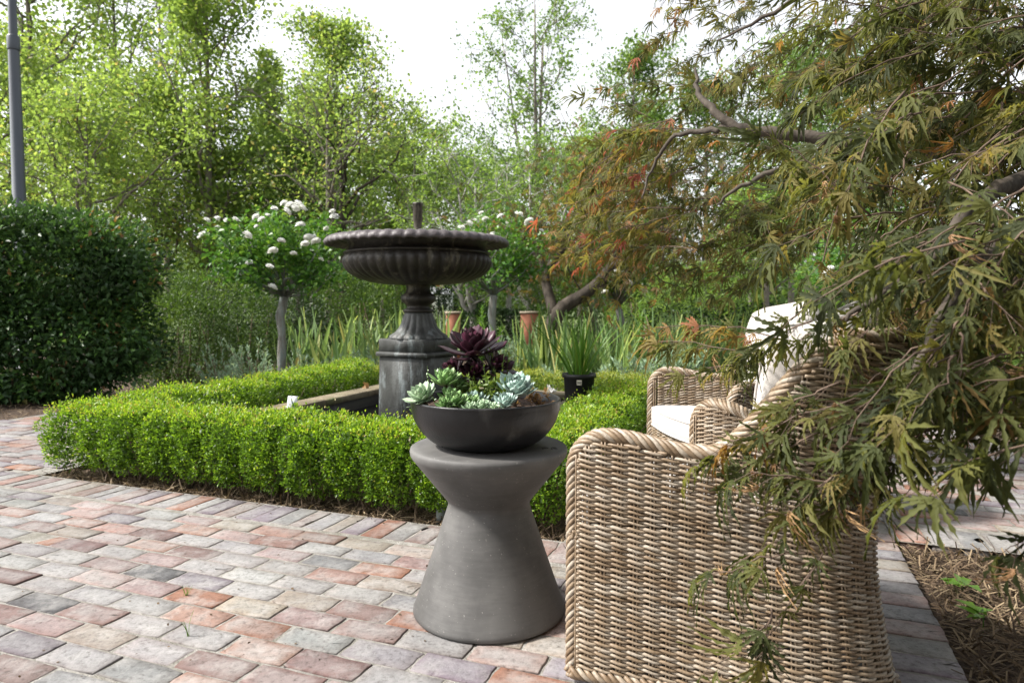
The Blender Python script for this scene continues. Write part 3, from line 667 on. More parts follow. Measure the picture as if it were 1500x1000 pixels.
def succulents():
    T = T_succ(.5, .12, .3, .68); TP = T_succ(.55, .16, .25, .66); TB = T_succ(.52, .13, .34, .68)
    soil = .122
    def plant(name, label, off, items, mat, seed, tm, cat='succulent', stem=None, hue=None, group=None):
        rng = np.random.default_rng(seed); c0 = BC + np.array([off[0], off[1], soil])
        e = empty(name, c0, 0, label, cat, group); mb = MB(); sb = MB()
        for (x, y, z, R, n, up, op) in items:
            mb = MB(); sb = MB(); R = R * (1 if hue else 1.05)
            c = c0 + np.array([x, y, z]); rosette(mb, c, R, n, tm, rng, up, op, hue)
            b0 = c0 + np.array([x * .4, y * .4, -.006])
            v_, f_ = tube([b0, (b0 + c) / 2 + rng.normal(0, .002, 3), c + nrm(np.array(up, float)) * R * .1], .007, 6); sb.add(v_, f_)
            mb.build('rosette', mat, e, smooth=True, loc=c0); sb.build('stem', M['twig'] if stem is None else stem, e, smooth=True, loc=c0)
    plant('succulent', 'tallest green rosette succulent at the left of the black bowl', (-.125, -.02), [(.0, .0, .072, .062, 46, (.05, -.15, 1), .95), (.035, .02, .055, .045, 30, (.4, 0, 1), 1), (.02, -.05, .03, .045, 30, (.2, -.5, 1), 1)], M['echg'], 1, T)
    plant('succulent', 'light green rosette succulent spilling over the left rim of the bowl', (-.165, -.075), [(-.02, -.015, .035, .058, 44, (-.35, -.45, 1), 1), (-.04, .045, .02, .042, 30, (-.7, .1, 1), 1)], M['echp'], 2, T)
    plant('succulent', 'leafy green succulent low in the bowl below the tall rosette', (-.085, -.115), [(.0, .0, .02, .052, 34, (.1, -.45, 1), 1), (.045, .01, .015, .045, 28, (.3, -.3, 1), 1), (-.03, -.02, .018, .038, 26, (-.2, -.5, 1), 1)], M['echg'], 3, T)
    plant('succulent', 'large blue-grey rosette succulent at the right of the bowl', (.095, -.04), [(.0, .0, .042, .075, 52, (.1, -.45, 1), .85)], M['echb'], 4, TB)
    plant('succulent', 'pale blue rosette succulent in front of the largest blue-grey rosette', (.065, -.125), [(.0, .0, .018, .048, 38, (0, -.3, 1), .9)], M['echb'], 5, TB)
    plant('succulent', 'flat cluster of pale green rosettes at the front rim of the bowl', (-.005, -.145), [(.0, .0, .012, .036, 30, (0, -.3, 1), .95), (.035, -.01, .01, .03, 26, (0, -.4, 1), .95), (-.035, -.005, .01, .032, 26, (0, -.3, 1), .95), (.01, .03, .014, .03, 24, (0, 0, 1), 1)], M['echp'], 6, TP)
    plant('succulent', 'dusty blue succulent between the green cluster and the bowl centre', (-.03, -.06), [(.0, .0, .014, .05, 34, (-.1, -.3, 1), 1), (.06, .03, .012, .042, 28, (0, -.2, 1), 1)], M['echb'], 7, TB)
    # aeonium
    TA = T_succ(.5, .05, .2, .7)
    plant('aeonium', 'dark purple aeonium rosette on a thick stem at the back of the bowl', (-.04, .1), [(-.003, .0, .152, .128, 34, (-.05, -.3, 1), .98), (.06, -.02, .105, .085, 30, (.7, -.4, 1), 1.0), (-.055, -.03, .095, .075, 28, (-.6, -.5, .9), 1.0), (.0, -.05, .09, .07, 26, (0, -.8, .8), 1.0)], M['aeon'], 8, TA,
          hue=lambda t: np.clip(.95 - t * 2.2, 0, 1) * .95 + (t > .2) * R_.uniform(.1, .75, len(t)) * .9)
    # green sprigs, seed stalk, dry fern
    def sprigs(name, label, off, n, h, spread, mat, seed, lw, cat='weed', lean=(0, 0, 0)):
        rng = np.random.default_rng(seed); c0 = BC + np.array([off[0], off[1], soil]); e = empty(name, c0, 0, label, cat); mb = MB(); SB = []
        for i in range(n):
            p0 = c0 + np.append(rng.normal(0, spread, 2), -.004); tip = p0 + np.array([*(rng.normal(0, .03, 2)), h * rng.uniform(.6, 1.1)]) + lean
            mid = (p0 + tip) / 2 + rng.normal(0, .008, 3); v_, f_ = tube([p0, mid, tip], [.0016, .0013, .0008], 5); SB.append((v_, f_))
            m = 16; t = rng.uniform(.15, 1, m); P = p0 + (mid - p0) * np.minimum(t * 2, 1)[:, None] + (tip - mid) * np.clip(t * 2 - 1, 0, 1)[:, None]
            scatter(mb, P, rdirs(m, -.2, rng), rng.uniform(.6, 1.2, m) * lw, LEAF, rng.random(m), .3, rng, .3)
        mb.build('leaves', mat, e, loc=c0)
        for v_, f_ in SB: mesh('stem', v_, f_, M['weed'] if mat is not M['dead'] else M['twig'], e, loc=c0)
    sprigs('weed_sprigs', 'yellow-green leafy weed growing in the middle of the bowl', (.0, .0), 26, .1, .038, M['weed'], 21, .02)
    sprigs('weed_sprigs', 'taller thin green weed with buds by the blue-grey rosette', (.055, .03), 9, .17, .016, M['weed'], 22, .014)
    sprigs('weed_sprigs', 'loose yellow-green weed left of the aeonium stem', (-.045, .03), 12, .085, .02, M['weed'], 26, .02)
    sprigs('flower_stalk', 'slender pink and green flower stalk rising from the left rosette', (-.155, .0), 1, .15, .001, M['echp'], 23, .012, 'flower stalk', (-.02, 0, 0))
    sprigs('dry_fern', 'rusty dry fern sprig at the right side of the bowl', (.155, -.03), 8, .05, .022, M['dead'], 24, .02, 'fern')
succulents()

# ------------------------------------------------------------------ wicker armchairs
def chairparts():
    S, W, b = .62, .41, 1.4
    hp = np.array([(0, .41), (.08, .385), (.2, .335), (.33, .272), (.44, .212), (.49, .185), (.56, .13), (.61, .065), (.625, 0)])
    pl = np.concatenate([hp * [1, -1], hp[::-1][1:]]); c0 = np.concatenate([[0], np.cumsum(np.linalg.norm(np.diff(pl, axis=0), axis=1))])
    cs_ = np.linspace(0, c0[-1], 801); P = np.stack([np.interp(cs_, c0, pl[:, 0]), np.interp(cs_, c0, pl[:, 1])], -1)
    for _ in range(160): P[1:-1] = (P[:-2] + 2 * P[1:-1] + P[2:]) / 4
    ph = np.linspace(-pi / 2, pi / 2, 801)
    al = np.concatenate([[0], np.cumsum(np.linalg.norm(np.diff(P, axis=0), axis=1))]); Lt = al[-1]
    Tn = nrm(np.gradient(P, axis=0)); No = np.stack([Tn[:, 1], -Tn[:, 0]], -1)     # outward
    bk = np.clip((P[:, 0] - .25) / .22, 0, 1); bk = bk * bk * (3 - 2 * bk); bk = np.convolve(np.pad(bk, 30, 'edge'), np.ones(61) / 61, 'valid')
    def base(d): return np.stack([np.interp(d, al, P[:, 0]), np.interp(d, al, P[:, 1])], -1), nrm(np.stack([np.interp(d, al, No[:, 0]), np.interp(d, al, No[:, 1])], -1)), np.interp(d, al, bk)
    def pos(d, z, off=0.0):
        d = np.asarray(d, float); z = np.broadcast_to(np.asarray(z, float), d.shape); p, n, k = base(d)
        fl = k * (.062 * np.clip((.4 - z) / .4, 0, 1) ** 1.6 + .085 * np.clip((z - .4) / .5, 0, 1) ** 1.25) + off
        xy = p + n * fl[..., None]; return np.concatenate([xy, z[..., None]], -1), np.concatenate([n, np.zeros_like(z)[..., None]], -1)
    def ht(d):
        d = np.minimum(d, Lt - d); h = np.full_like(d, .652)
        c = d < .085; h = np.where(c, .565 + .087 * np.sqrt(np.clip(1 - ((.085 - np.minimum(d, .085)) / .085) ** 2, 0, 1)), h)
        t = np.clip((d - .1) / .2, 0, 1); h = np.where(d > .1, .652 - .03 * t * t * (3 - 2 * t), h)
        t = np.clip((d - .33) / .3, 0, 1); h = np.where(d > .33, .622 + .288 * t * t * (3 - 2 * t), h)
        return h
    rng = np.random.default_rng(9)
    PIT, STK = .0137, .0405
    def weave(mb, z0, off, dmin=.014, inner=False, posf=pos, Ltot=None, htf=ht, amp=.0046):
        Lx = Ltot or Lt; ns = int(Lx / STK); stk = Lx / ns
        z = z0
        while z < .93:
            dd = np.linspace(dmin, Lx - dmin, ns * 7 + 1); ok = htf(dd) - .012 > z
            idx = np.where(ok)[0]
            if len(idx):
                for run in np.split(idx, np.where(np.diff(idx) > 1)[0] + 1):
                    if len(run) < 6: continue
                    d = dd[run]
                    for k in (0, 1):
                        f = pi * d / stk + k * pi
                        q, n = posf(d, z, off); cf = np.cos(f); lap = amp * np.sign(cf) * np.abs(cf) ** .65
                        q = q + n * (lap * (-1 if inner else 1))[:, None]; q[:, 2] += -.0034 * np.sin(f) + rng.normal(0, .0009) + .0008 * np.sin(d * 9 + z * 40)
                        v_, f_ = tube(q, .0038 * (1 + rng.normal(0, .1)), 6)
                        seg = np.floor((d / stk + k) / 2 + .25 * 0 + .5); rn = np.random.default_rng(int(z * 1e5) + k + int(off * 1e3) % 97).random(400)
                        mb.add(v_, f_, np.repeat(np.clip(rn[(seg.astype(int)) % 400] * .55 + rn[399 - k] * .45, 0, 1), 6))
            z += PIT
        for i in range(ns + 1):
            d0 = min(max(i * stk, .016), Lx - .016)
            for s in (-.0045, .0045):
                d = np.full(14, d0 + s); top = float(htf(np.array([d0]))[0]) - .012
                q, n = posf(d, np.linspace(z0 - .01, max(top, z0), 14), off); v_, f_ = tube(q, .0026, 5); mb.add(v_, f_, .35)
    shell = MB(); weave(shell, .055, 0.0)
    inner = MB(); weave(inner, .385, -.046, .03, True)
    # rim path in (d, z), both front uprights included
    a = np.linspace(0, 1, 40); up = np.stack([np.zeros(40), .02 + .545 * a], -1)
    dd = np.linspace(.0, Lt, 260); mid = np.stack([dd, ht(dd)], -1)
    k = np.linspace(0, pi / 2, 14); cor = np.stack([.085 - .085 * np.cos(k), .565 + .087 * np.sin(k)], -1)
    m2 = mid[(dd > .088) & (dd < Lt - .088)]
    cor2 = cor[::-1].copy(); cor2[:, 0] = Lt - cor2[:, 0]
    path = np.concatenate([up, cor[1:], m2, cor2, up[::-1][1:] * [1, 1] + [Lt, 0]])
    seg = np.concatenate([[0], np.cumsum(np.linalg.norm(np.diff(path, axis=0), axis=1))])
    s = np.linspace(0, seg[-1], 620); pd = np.interp(s, seg, path[:, 0]); pz = np.interp(s, seg, path[:, 1])
    q, n = pos(pd, pz, -.022)
    def braid(mb, q, n, rad=.0145, sr=.0066, K=7, pitch=.13, s=None, flat=1.0):
        T = nrm(np.gradient(q, axis=0)); n = nrm(n - T * (n * T).sum(1, keepdims=True)); B = np.cross(T, n)
        for j in range(K):
            f = 2 * pi * s / pitch + j * 2 * pi / K
            p = q + n * (rad * 1.25 * np.cos(f))[:, None] + B * (rad * flat * np.sin(f))[:, None]
            v_, f_ = tube(p, sr, 6); mb.add(v_, f_, rng.random())
    rim = MB(); braid(rim, q, n, s=s)
    v_, f_ = tube(q, .011, 8); rim.add(v_, f_, .2)
    # base ring along the outer foot and across the front
    foot = MB(); d = np.linspace(0, Lt, 300); q, n = pos(d, .035, -.004); s2 = np.linspace(0, Lt, 300); braid(foot, q, n, .012, .0065, 5, .1, s2)
    fy = np.linspace(-W, W, 120); fx = -.045 * np.cos(fy / W * pi / 2); q = np.stack([fx, fy, np.full(120, .035)], -1); n = np.tile([-1.0, 0, 0], (120, 1)); braid(foot, q, n, .012, .0065, 5, .1, np.linspace(0, 2 * W, 120))
    q2 = q.copy(); q2[:, 2] = .395; braid(foot, q2 + [.006, 0, 0], n, .008, .0055, 5, .1, np.linspace(0, 2 * W, 120))
    apron = MB()
    def apos(d, z, off=0.0):
        y = np.asarray(d) - W; z = np.broadcast_to(np.asarray(z, float), y.shape); x = -.045 * np.cos(y / W * pi / 2)
        return np.stack([x, y, z], -1), np.tile([-1.0, 0, 0], (len(y), 1))
    weave(apron, .055, 0, .03, False, apos, 2 * W, lambda d: np.full_like(d, .4))
    # seat deck
    dk = np.linspace(.02, Lt - .02, 60); q, n = pos(dk, .37, -.04); fr = np.array([[-.03 * cos(y / W * pi / 2), y, .37] for y in np.linspace(W - .03, -W + .03, 12)])
    deck = np.concatenate([q, fr])
    # seat cushion: outline scaled in rings
    dk = np.linspace(.0, Lt, 90); q, n = pos(dk, .42, -.068)
    fr = np.array([[-.055 * cos(y / W * pi / 2) - .012, y, .42] for y in np.linspace(W - .075, -W + .075, 30)])
    ol = np.concatenate([q[:, :2], fr[:, :2]]); cen = np.array([.24, 0])
    rings = [(0, .374), (.9, .374), (.975, .38), (.995, .392), (1.0, .42), (1.0, .445), (.995, .462), (.975, .474), (.93, .481), (.75, .489), (.5, .494), (.25, .497), (.06, .498)]
    V = []; F = []; m = len(ol)
    for k_, (sc_, z) in enumerate(rings):
        sc_ = max(sc_, .04); r = cen + (ol - cen) * sc_; wob = .0022 * np.sin(np.arange(m) * .21) * (sc_ > .9)
        V += [[x, y, z + w_] for (x, y), w_ in zip(r, wob)]
        if k_:
            for j in range(m): F.append([(k_ - 1) * m + j, (k_ - 1) * m + (j + 1) % m, k_ * m + (j + 1) % m, k_ * m + j])
    pip = MB()
    for z in (.385, .468):
        loop = np.column_stack([cen + (ol - cen) * .992, np.full(m, z)]); loop = np.concatenate([loop, loop[:1]]); v_, f_ = tube(loop, .0048, 6, False); pip.add(v_, f_)
    # back cushion: curved pillow
    nu, nv = 56, 44; a = np.linspace(-1, 1, nu); bb = np.linspace(-1, 1, nv)
    A, B = np.meshgrid(a, bb, indexing='ij')
    half = .32 - .04 * np.clip(B, 0, 1) ** 3
    dd = Lt / 2 + A * half; z = .70 + B * (.29 + .012 * np.cos(A * 5 + .6) + .012 * np.sin(A * 3)) - .06 * np.clip(B, 0, 1) * np.abs(A) ** 3
    edge = np.clip((1 - np.abs(A) ** 5), 0, 1) ** .5 * np.clip((1 - np.abs(B) ** 5), 0, 1) ** .5
    th = .085 * edge * (1 + .09 * np.sin(A * 7 + B * 3) * np.cos(B * 5)) 
    cr = .008 * np.sin(A * 11 + B * 7 + 2 * np.sin(B * 4)) * edge + .006 * np.sin(B * 15 - A * 6) * edge
    mo = -.14 + .03 * B
    qf, n = pos(dd.ravel(), z.ravel(), (mo - th + cr).ravel()); qb, n = pos(dd.ravel(), z.ravel(), (mo + th * .75).ravel())
    V2 = np.concatenate([qf, qb]); F2 = []
    i = np.arange(nu - 1)[:, None] * nv; j = np.arange(nv - 1)[None]
    qd = np.stack([i + j, i + j + 1, i + nv + j + 1, i + nv + j], -1).reshape(-1, 4)
    N_ = nu * nv; F2 = [qd, qd[:, ::-1] + N_]
    ring = list(range(0, nv)) + [k * nv + nv - 1 for k in range(1, nu)] + [(nu - 1) * nv + k for k in range(nv - 2, -1, -1)] + [k * nv for k in range(nu - 2, 0, -1)]
    ring = np.array(ring); F2.append(np.stack([ring, np.roll(ring, -1), np.roll(ring, -1) + N_, ring + N_], -1)[:, ::-1])
    pip2 = MB(); loop = (V2[ring] + V2[ring + N_]) / 2; loop = np.concatenate([loop, loop[:1]]); v_, f_ = tube(loop, .0045, 6, False); pip2.add(v_, f_)
    return dict(shell=shell, inner=inner, rim=rim, foot=foot, apron=apron, deck=deck, seat=(np.array(V), [np.array(F)]), pip=pip, back=(V2, F2), pip2=pip2)
def chairs():
    c = chairparts()
    e = empty('wicker_armchair', (.405, 2.045, 0), radians(-38), 'nearest wicker tub armchair, seen from its side behind the maple sprays', 'armchair', 'wicker armchairs')
    c['shell'].build('outer_panel', M['wicker'], e, smooth=True); c['inner'].build('inner_panel', M['wicker'], e, smooth=True)
    c['rim'].build('braided_rim', M['wicker'], e, smooth=True); c['foot'].build('base_braid', M['wicker'], e, smooth=True); c['apron'].build('front_panel', M['wicker'], e, smooth=True)
    mesh('seat_deck', c['deck'], [np.arange(len(c['deck']))[None]], M['wicker'], e)
    s = mesh('seat_cushion', c['seat'][0], c['seat'][1], M['fabric'], e, smooth=True); c['pip'].build('piping', M['fabric'], s, smooth=True)
    b = mesh('back_cushion', c['back'][0], c['back'][1], M['fabric'], e, smooth=True); c['pip2'].build('piping', M['fabric'], b, smooth=True)
    r = e.copy(); COL.objects.link(r); r.location = (.80, 3.10, 0); r.rotation_euler = (0, 0, radians(12))
    r['label'] = 'farther wicker tub armchair facing left, its white seat cushion in view'
    for ch in list(e.children):
        k = ch.copy(); COL.objects.link(k); k.parent = r
        for g in list(ch.children):
            d = g.copy(); COL.objects.link(d); d.parent = k
chairs()

# ------------------------------------------------------------------ small things round the pond
def pot_plant():
    p = uv(-1.41, 4.86, .2405); p = np.array([at(848, 596, 4.99)[0], 4.99, .2405])
    e = empty('plant_pot', p, 0, 'black plastic nursery pot with a cream sticker on the pond edge', 'pot')
    v, f = lathe([(0, .0), (.092, .0), (.097, .006), (.113, .215), (.124, .217), (.126, .24), (.122, .247), (.116, .247), (.112, .235), (.110, .21), (0, .212)], 48); mesh('pot_body', v, f, M['blackplastic'], e, smooth=True)
    s = MB(); 
    for i in range(6):
        pass
    th = np.radians(np.linspace(-104, -86, 7)); R0 = .1105
    V = [[(R0 + zz * .07) * cos(t), (R0 + zz * .07) * sin(t), .172 + zz] for zz in (0, .036) for t in th]
    F = [[i, i + 1, i + 8, i + 7] for i in range(6)]; st = mesh('sticker', V, [np.array(F)], M['tagcream'], e)
    # printed digits as thin raised bars
    d = MB()
    for k in range(4):
        t = radians(-101 + k * 3.6)
        for zz, hh in ((.18, .014), (.19, .01)):
            r = R0 + .0155; c = np.array([r * cos(t), r * sin(t)]); v_, f_ = box(c, (cos(t), sin(t)), (-sin(t), cos(t)), .0006, .0022, zz, zz + hh); d.add(v_, f_)
    d.build('print', M['ink'], st)
    rng = np.random.default_rng(4); n = 40; mb = MB(); T = T_strap(8, .25, .021)
    p2 = p + np.array([0, 0, .2085]); out = nrm(np.stack([rng.normal(.03, .24, n), rng.normal(0, .24, n), np.full(n, 1.0)], -1))
    P = p2 + out * [.13, .13, 0]
    inst(T[0], T[1], P, frames(out, nrm(np.array([0, 0, .2]) - out * [1, 1, 0] + rng.normal(0, .3, (n, 3)))), rng.uniform(.26, .5, n), mb, np.clip(rng.normal(.4, .25, n), 0, 1))
    q = empty('strap_leaf_plant', p2, 0, 'tall green strap-leaved plant growing in the black nursery pot', 'plant'); mb.build('leaves', M['strap'], q, loc=p2)
pot_plant()
def tags():
    p = at(428, 607, 4.55); b = p.copy(); b[2] = .2405
    pu, pv_ = b @ UX, b @ VX
    b = np.array([b[0], b[1], .24]); 
    e = empty('plant_tag', (b[0], b[1], .24), 0, 'white plant tag tilted on a green stake at the pond edge', 'plant tag')
    ax = nrm(np.array([.95, -.1, 0])); 
    c = np.array([0, 0, .075]); up = nrm(np.array([.12, .1, 1.0]))
    V = []; 
    for y in (-.003, .003):
        for sx, sz in ((-.034, -.05), (.034, -.05), (.034, .062), (-.034, .062)): V.append(c + ax * sx + up * sz + np.array([.1, 1, 0]) * y)
    F = [[0, 1, 2, 3], [7, 6, 5, 4], [0, 4, 5, 1], [1, 5, 6, 2], [2, 6, 7, 3], [3, 7, 4, 0]]
    mesh('card', V, [np.array(F)], M['tagwhite'], e)
    s = MB()
    v_, f_ = tube([(.0, -.008, -.0), (.004, -.008, .06), (.0, -.008, .145)], .003, 6); s.add(v_, f_)
    v_, f_ = tube([(-.02, -.009, .03), (.0, -.009, .125)], .0018, 5); s.add(v_, f_)
    v_, f_ = tube([(.024, -.009, .02), (.0, -.009, .125)], .0018, 5); s.add(v_, f_)
    s.build('stake', M['greenplastic'], e)
tags()
def spike():
    d = ray(648, 766); p = np.array([0, 0, EYE]) + d * ((EYE + .034) / -d[2])
    e = empty('garden_spotlight', p, 0, 'small grey box fitting at the hedge foot beside the concrete table', 'garden light')
    v_, f_ = box((0, 0), UX, VX, .022, .02, .0, .085, .006); mesh('housing', v_, f_, M['greyplastic'], e)
    v_, f_ = box((0, 0), UX, VX, .026, .024, .086, .1, .004); mesh('cap', v_, f_, M['greyplastic'], e)
spike()
def dead_leaves():
    for i, (x, y, Y, lab) in enumerate(((508, 561, 6.4, 'curled orange dead leaf on the left pond coping'), (793, 571, 6.0, 'pale fallen petal clump on the back pond coping'))):
        p = at(x, y, Y); u, v = p @ UX, p @ VX
        if i == 0: p = uv(-3.38, 5.25, .243)
        else: p = uv(-1.78, 5.6, .243)
        rng = np.random.default_rng(i + 40); mb = MB(); n = 5
        inst(LEAF[0] * [1.4, 1, 2.5], LEAF[1], np.repeat(p[None], n, 0) + rng.normal(0, .012, (n, 3)) * [1, 1, 0], frames(rdirs(n, .05, rng), rdirs(n, .4, rng)), rng.uniform(.05, .08, n), mb, rng.random(n))
        tag(mb.build('fallen_leaf' if i == 0 else 'fallen_petals', M['dead'] if i == 0 else M['petal']), lab, 'fallen leaf' if i == 0 else 'petals')
dead_leaves()

# ------------------------------------------------------------------ plants of the beds
def iris(c, n, h, seed, label, mat='iris', spread=.12, w=.034, name='iris_clump', droop=.12, lean=.28):
    rng = np.random.default_rng(seed); mb = MB(); T = T_strap(7, droop, w)
    c = np.array(c, float); out = nrm(np.stack([rng.normal(0, lean, n), rng.normal(0, lean, n), np.full(n, 1.0)], -1))
    P = c + np.stack([rng.normal(0, spread, n), rng.normal(0, spread, n), np.full(n, -.02)], -1)
    inst(T[0], T[1], P, frames(out, rdirs(n, -.1, rng)), h * rng.uniform(.55, 1.08, n), mb, np.clip(rng.normal(.5, .27, n), 0, 1))
    e = empty(name, c, 0, label, 'iris' if name == 'iris_clump' else 'plant', 'strap-leaved clumps in the flower bed'); mb.build('leaves', M[mat], e, loc=c)
def gxy(px, Y): return np.array([(px - 750) / 1000 * Y, Y, -.034])
ir = [(440, 8.6, .95, 'leftmost iris clump, behind the hedge next to the rose trunk'), (468, 9.1, 1.0, 'iris clump right of the rose trunk with yellowing tips'), (497, 8.5, .9, 'iris clump below the two bare trunks'), (525, 9.2, 1.0, 'iris clump left of the fountain pedestal, pale green'),
      (549, 8.5, .88, 'iris clump touching the left edge of the fountain pedestal'), (580, 9.4, 1.15, 'tall iris leaves showing left of the fountain stem'), (640, 9.0, 1.05, 'iris leaves with dry tips just right of the fountain stem'),
      (770, 8.2, .9, 'iris clump behind the back hedge left of the black pot'), (800, 8.8, 1.05, 'iris clump with one curled orange leaf behind the pond'), (828, 7.9, .95, 'grey-green iris fan behind the potted plant'), (868, 8.4, .98, 'broad blue-green iris fan right of the potted plant'),
      (895, 8.0, .9, 'leaning iris clump between the potted plant and the far chair'), (925, 8.7, 1.05, 'iris clump left of the dark dead stem'), (965, 8.8, 1.0, 'iris clump behind the far chair arm'), (1010, 9.2, 1.0, 'iris clump above the far chair, partly behind maple leaves'), (1060, 9.4, 1.0, 'rightmost iris clump left of the white back cushion')]
for i, (x, Y, h, lab) in enumerate(ir): iris(gxy(x, Y), 34 if x < 600 else 40, h, 100 + i, lab, spread=.13)
iris(gxy(910, 6.9), 26, .42, 140, 'small yellow-orange strap clump just behind the back hedge', 'iris', .05, .03, 'strap_clump', .4, .5)
iris(gxy(745, 7.0), 34, .45, 141, 'fine grassy clump with white flowers behind the aeonium', 'strap', .07, .015, 'grass_clump', .5, .5)
def sage(c, R, h, seed, label, mat='sage', n=1500, ls=.05, cat='shrub', name='sage_shrub'):
    rng = np.random.default_rng(seed); mb = MB(); sb = MB(); c = np.array(c, float); k = 46
    d = rdirs(k, .05, rng); tips = c + d * [R, R, h] * rng.uniform(.6, 1.05, (k, 1)); tips[:, 2] = np.maximum(tips[:, 2], .08)
    for i in range(k):
        p0 = c + d[i] * [R * .25, R * .25, 0]; mid = (p0 + tips[i]) / 2 + rng.normal(0, .02, 3) + [0, 0, .04]
        v_, f_ = tube([p0, mid, tips[i]], [.006, .004, .002], 4); sb.add(v_, f_)
        m = n // k; t = rng.uniform(.3, 1.05, m) ** .7; P = p0 * ((1 - t) ** 2)[:, None] + 2 * mid * (t * (1 - t))[:, None] + tips[i] * (t ** 2)[:, None] + rng.normal(0, .012, (m, 3))
        scatter(mb, P, np.tile(d[i], (m, 1)) + rdirs(m, -1, rng) * .8, rng.uniform(.6, 1.2, m) * ls, T_leaf(.32), np.clip(rng.normal(.45, .2, m) + t * .2, 0, 1), .3, rng, .5)
    e = empty(name, c, 0, label, cat, None); mb.build('foliage', M[mat], e, loc=c); sb.build('stems', M['stems'], e, loc=c)
sage(gxy(325, 7.4), .38, .62, 200, 'grey-green sage shrub at the left end of the flower bed')
sage(gxy(372, 7.2), .42, .72, 201, 'largest grey-green sage shrub, left of the rose trunk')
sage(gxy(447, 7.8), .35, .52, 202, 'low grey-green sage shrub right of the rose trunk')
sage(gxy(510, 7.7), .4, .5, 203, 'grey-green sage shrub below the iris left of the fountain')
sage(gxy(548, 7.9), .35, .55, 204, 'grey-green sage shrub half behind the fountain pedestal')
sage(gxy(742, 7.9), .32, .72, 205, 'pale green bushy plant above the purple aeonium')
sage(gxy(805, 7.2), .3, .42, 206, 'low silvery shrub behind the back hedge, left of the black pot')
sage(gxy(945, 7.2), .42, .6, 207, 'blue-green fleshy shrub behind the hedge left of the far chair', ls=.07)
sage(gxy(990, 7.6), .45, .62, 208, 'blue-green fleshy shrub just above the far chair arm', ls=.07)
sage(gxy(885, 6.9), .28, .45, 209, 'dull green shrub right behind the potted plant', n=1200)
def lily(c, h, seed, label):
    rng = np.random.default_rng(seed); mb = MB(); stems = []; c = np.array(c, float)
    for k in range(3):
        p0 = c + np.append(rng.normal(0, .07, 2), 0); tip = p0 + np.append(rng.normal(0, .05, 2), h * (1 if k == 0 else rng.uniform(.7, .9)))
        v_, f_ = tube([p0, (p0 + tip) / 2, tip], [.008, .007, .004], 6); SB = MB(); SB.add(v_, f_, .5); stems.append(SB)
        m = 90; t = np.linspace(.25, 1.0, m); az = np.arange(m) * 2.4
        P = p0 + (tip - p0) * t[:, None]; out = np.stack([np.cos(az), np.sin(az), .35 + 1.2 * t ** 3], -1)
        inst(T_strap(5, .3, .075)[0], T_strap(5, .3, .075)[1], P, frames(out, np.tile([0, 0, 1.0], (m, 1)) + rng.normal(0, .2, (m, 3))), .15 * (1.1 - .6 * t) * rng.uniform(.8, 1.2, m), mb, rng.random(m))
    e = empty('lily_plant', c, 0, label, 'lily', 'lilies in the flower bed'); mb.build('leaves', M['lily'], e, loc=c)
    for q in stems: q.build('stem', M['lily'], e, loc=c)
lily(gxy(709, 8.0), 1.0, 300, 'bright green lily stem standing just above the aeonium')
lily(gxy(795, 8.6), 1.02, 301, 'green lily stems in front of the leaning maple trunk')
lily(gxy(898, 8.9), 1.0, 302, 'green lily stems right of the potted plant')
lily(gxy(947, 8.4), 1.05, 303, 'tallest bright lily stem left of the dead twisted stem')
def deadstem():
    p = gxy(968, 8.0); e = empty('dead_stem', p, 0, 'dark twisted dead stem standing among the lilies', 'dead plant')
    for k in range(3):
        a = np.array([.02 * k, 0, 0]); pts = [p + a, p + a + [-.06 - .03 * k, 0, .35], p + a + [-.1 - .06 * k, 0, .62], p + a + [-.17 - .05 * k, .02, .9 - .1 * k]]
        v_, f_ = tube(pts, [.02, .018, .013, .004], 6); mb = MB(); mb.add(v_, f_); mb.build('stem', M['twig'], e, smooth=True, loc=p)
deadstem()

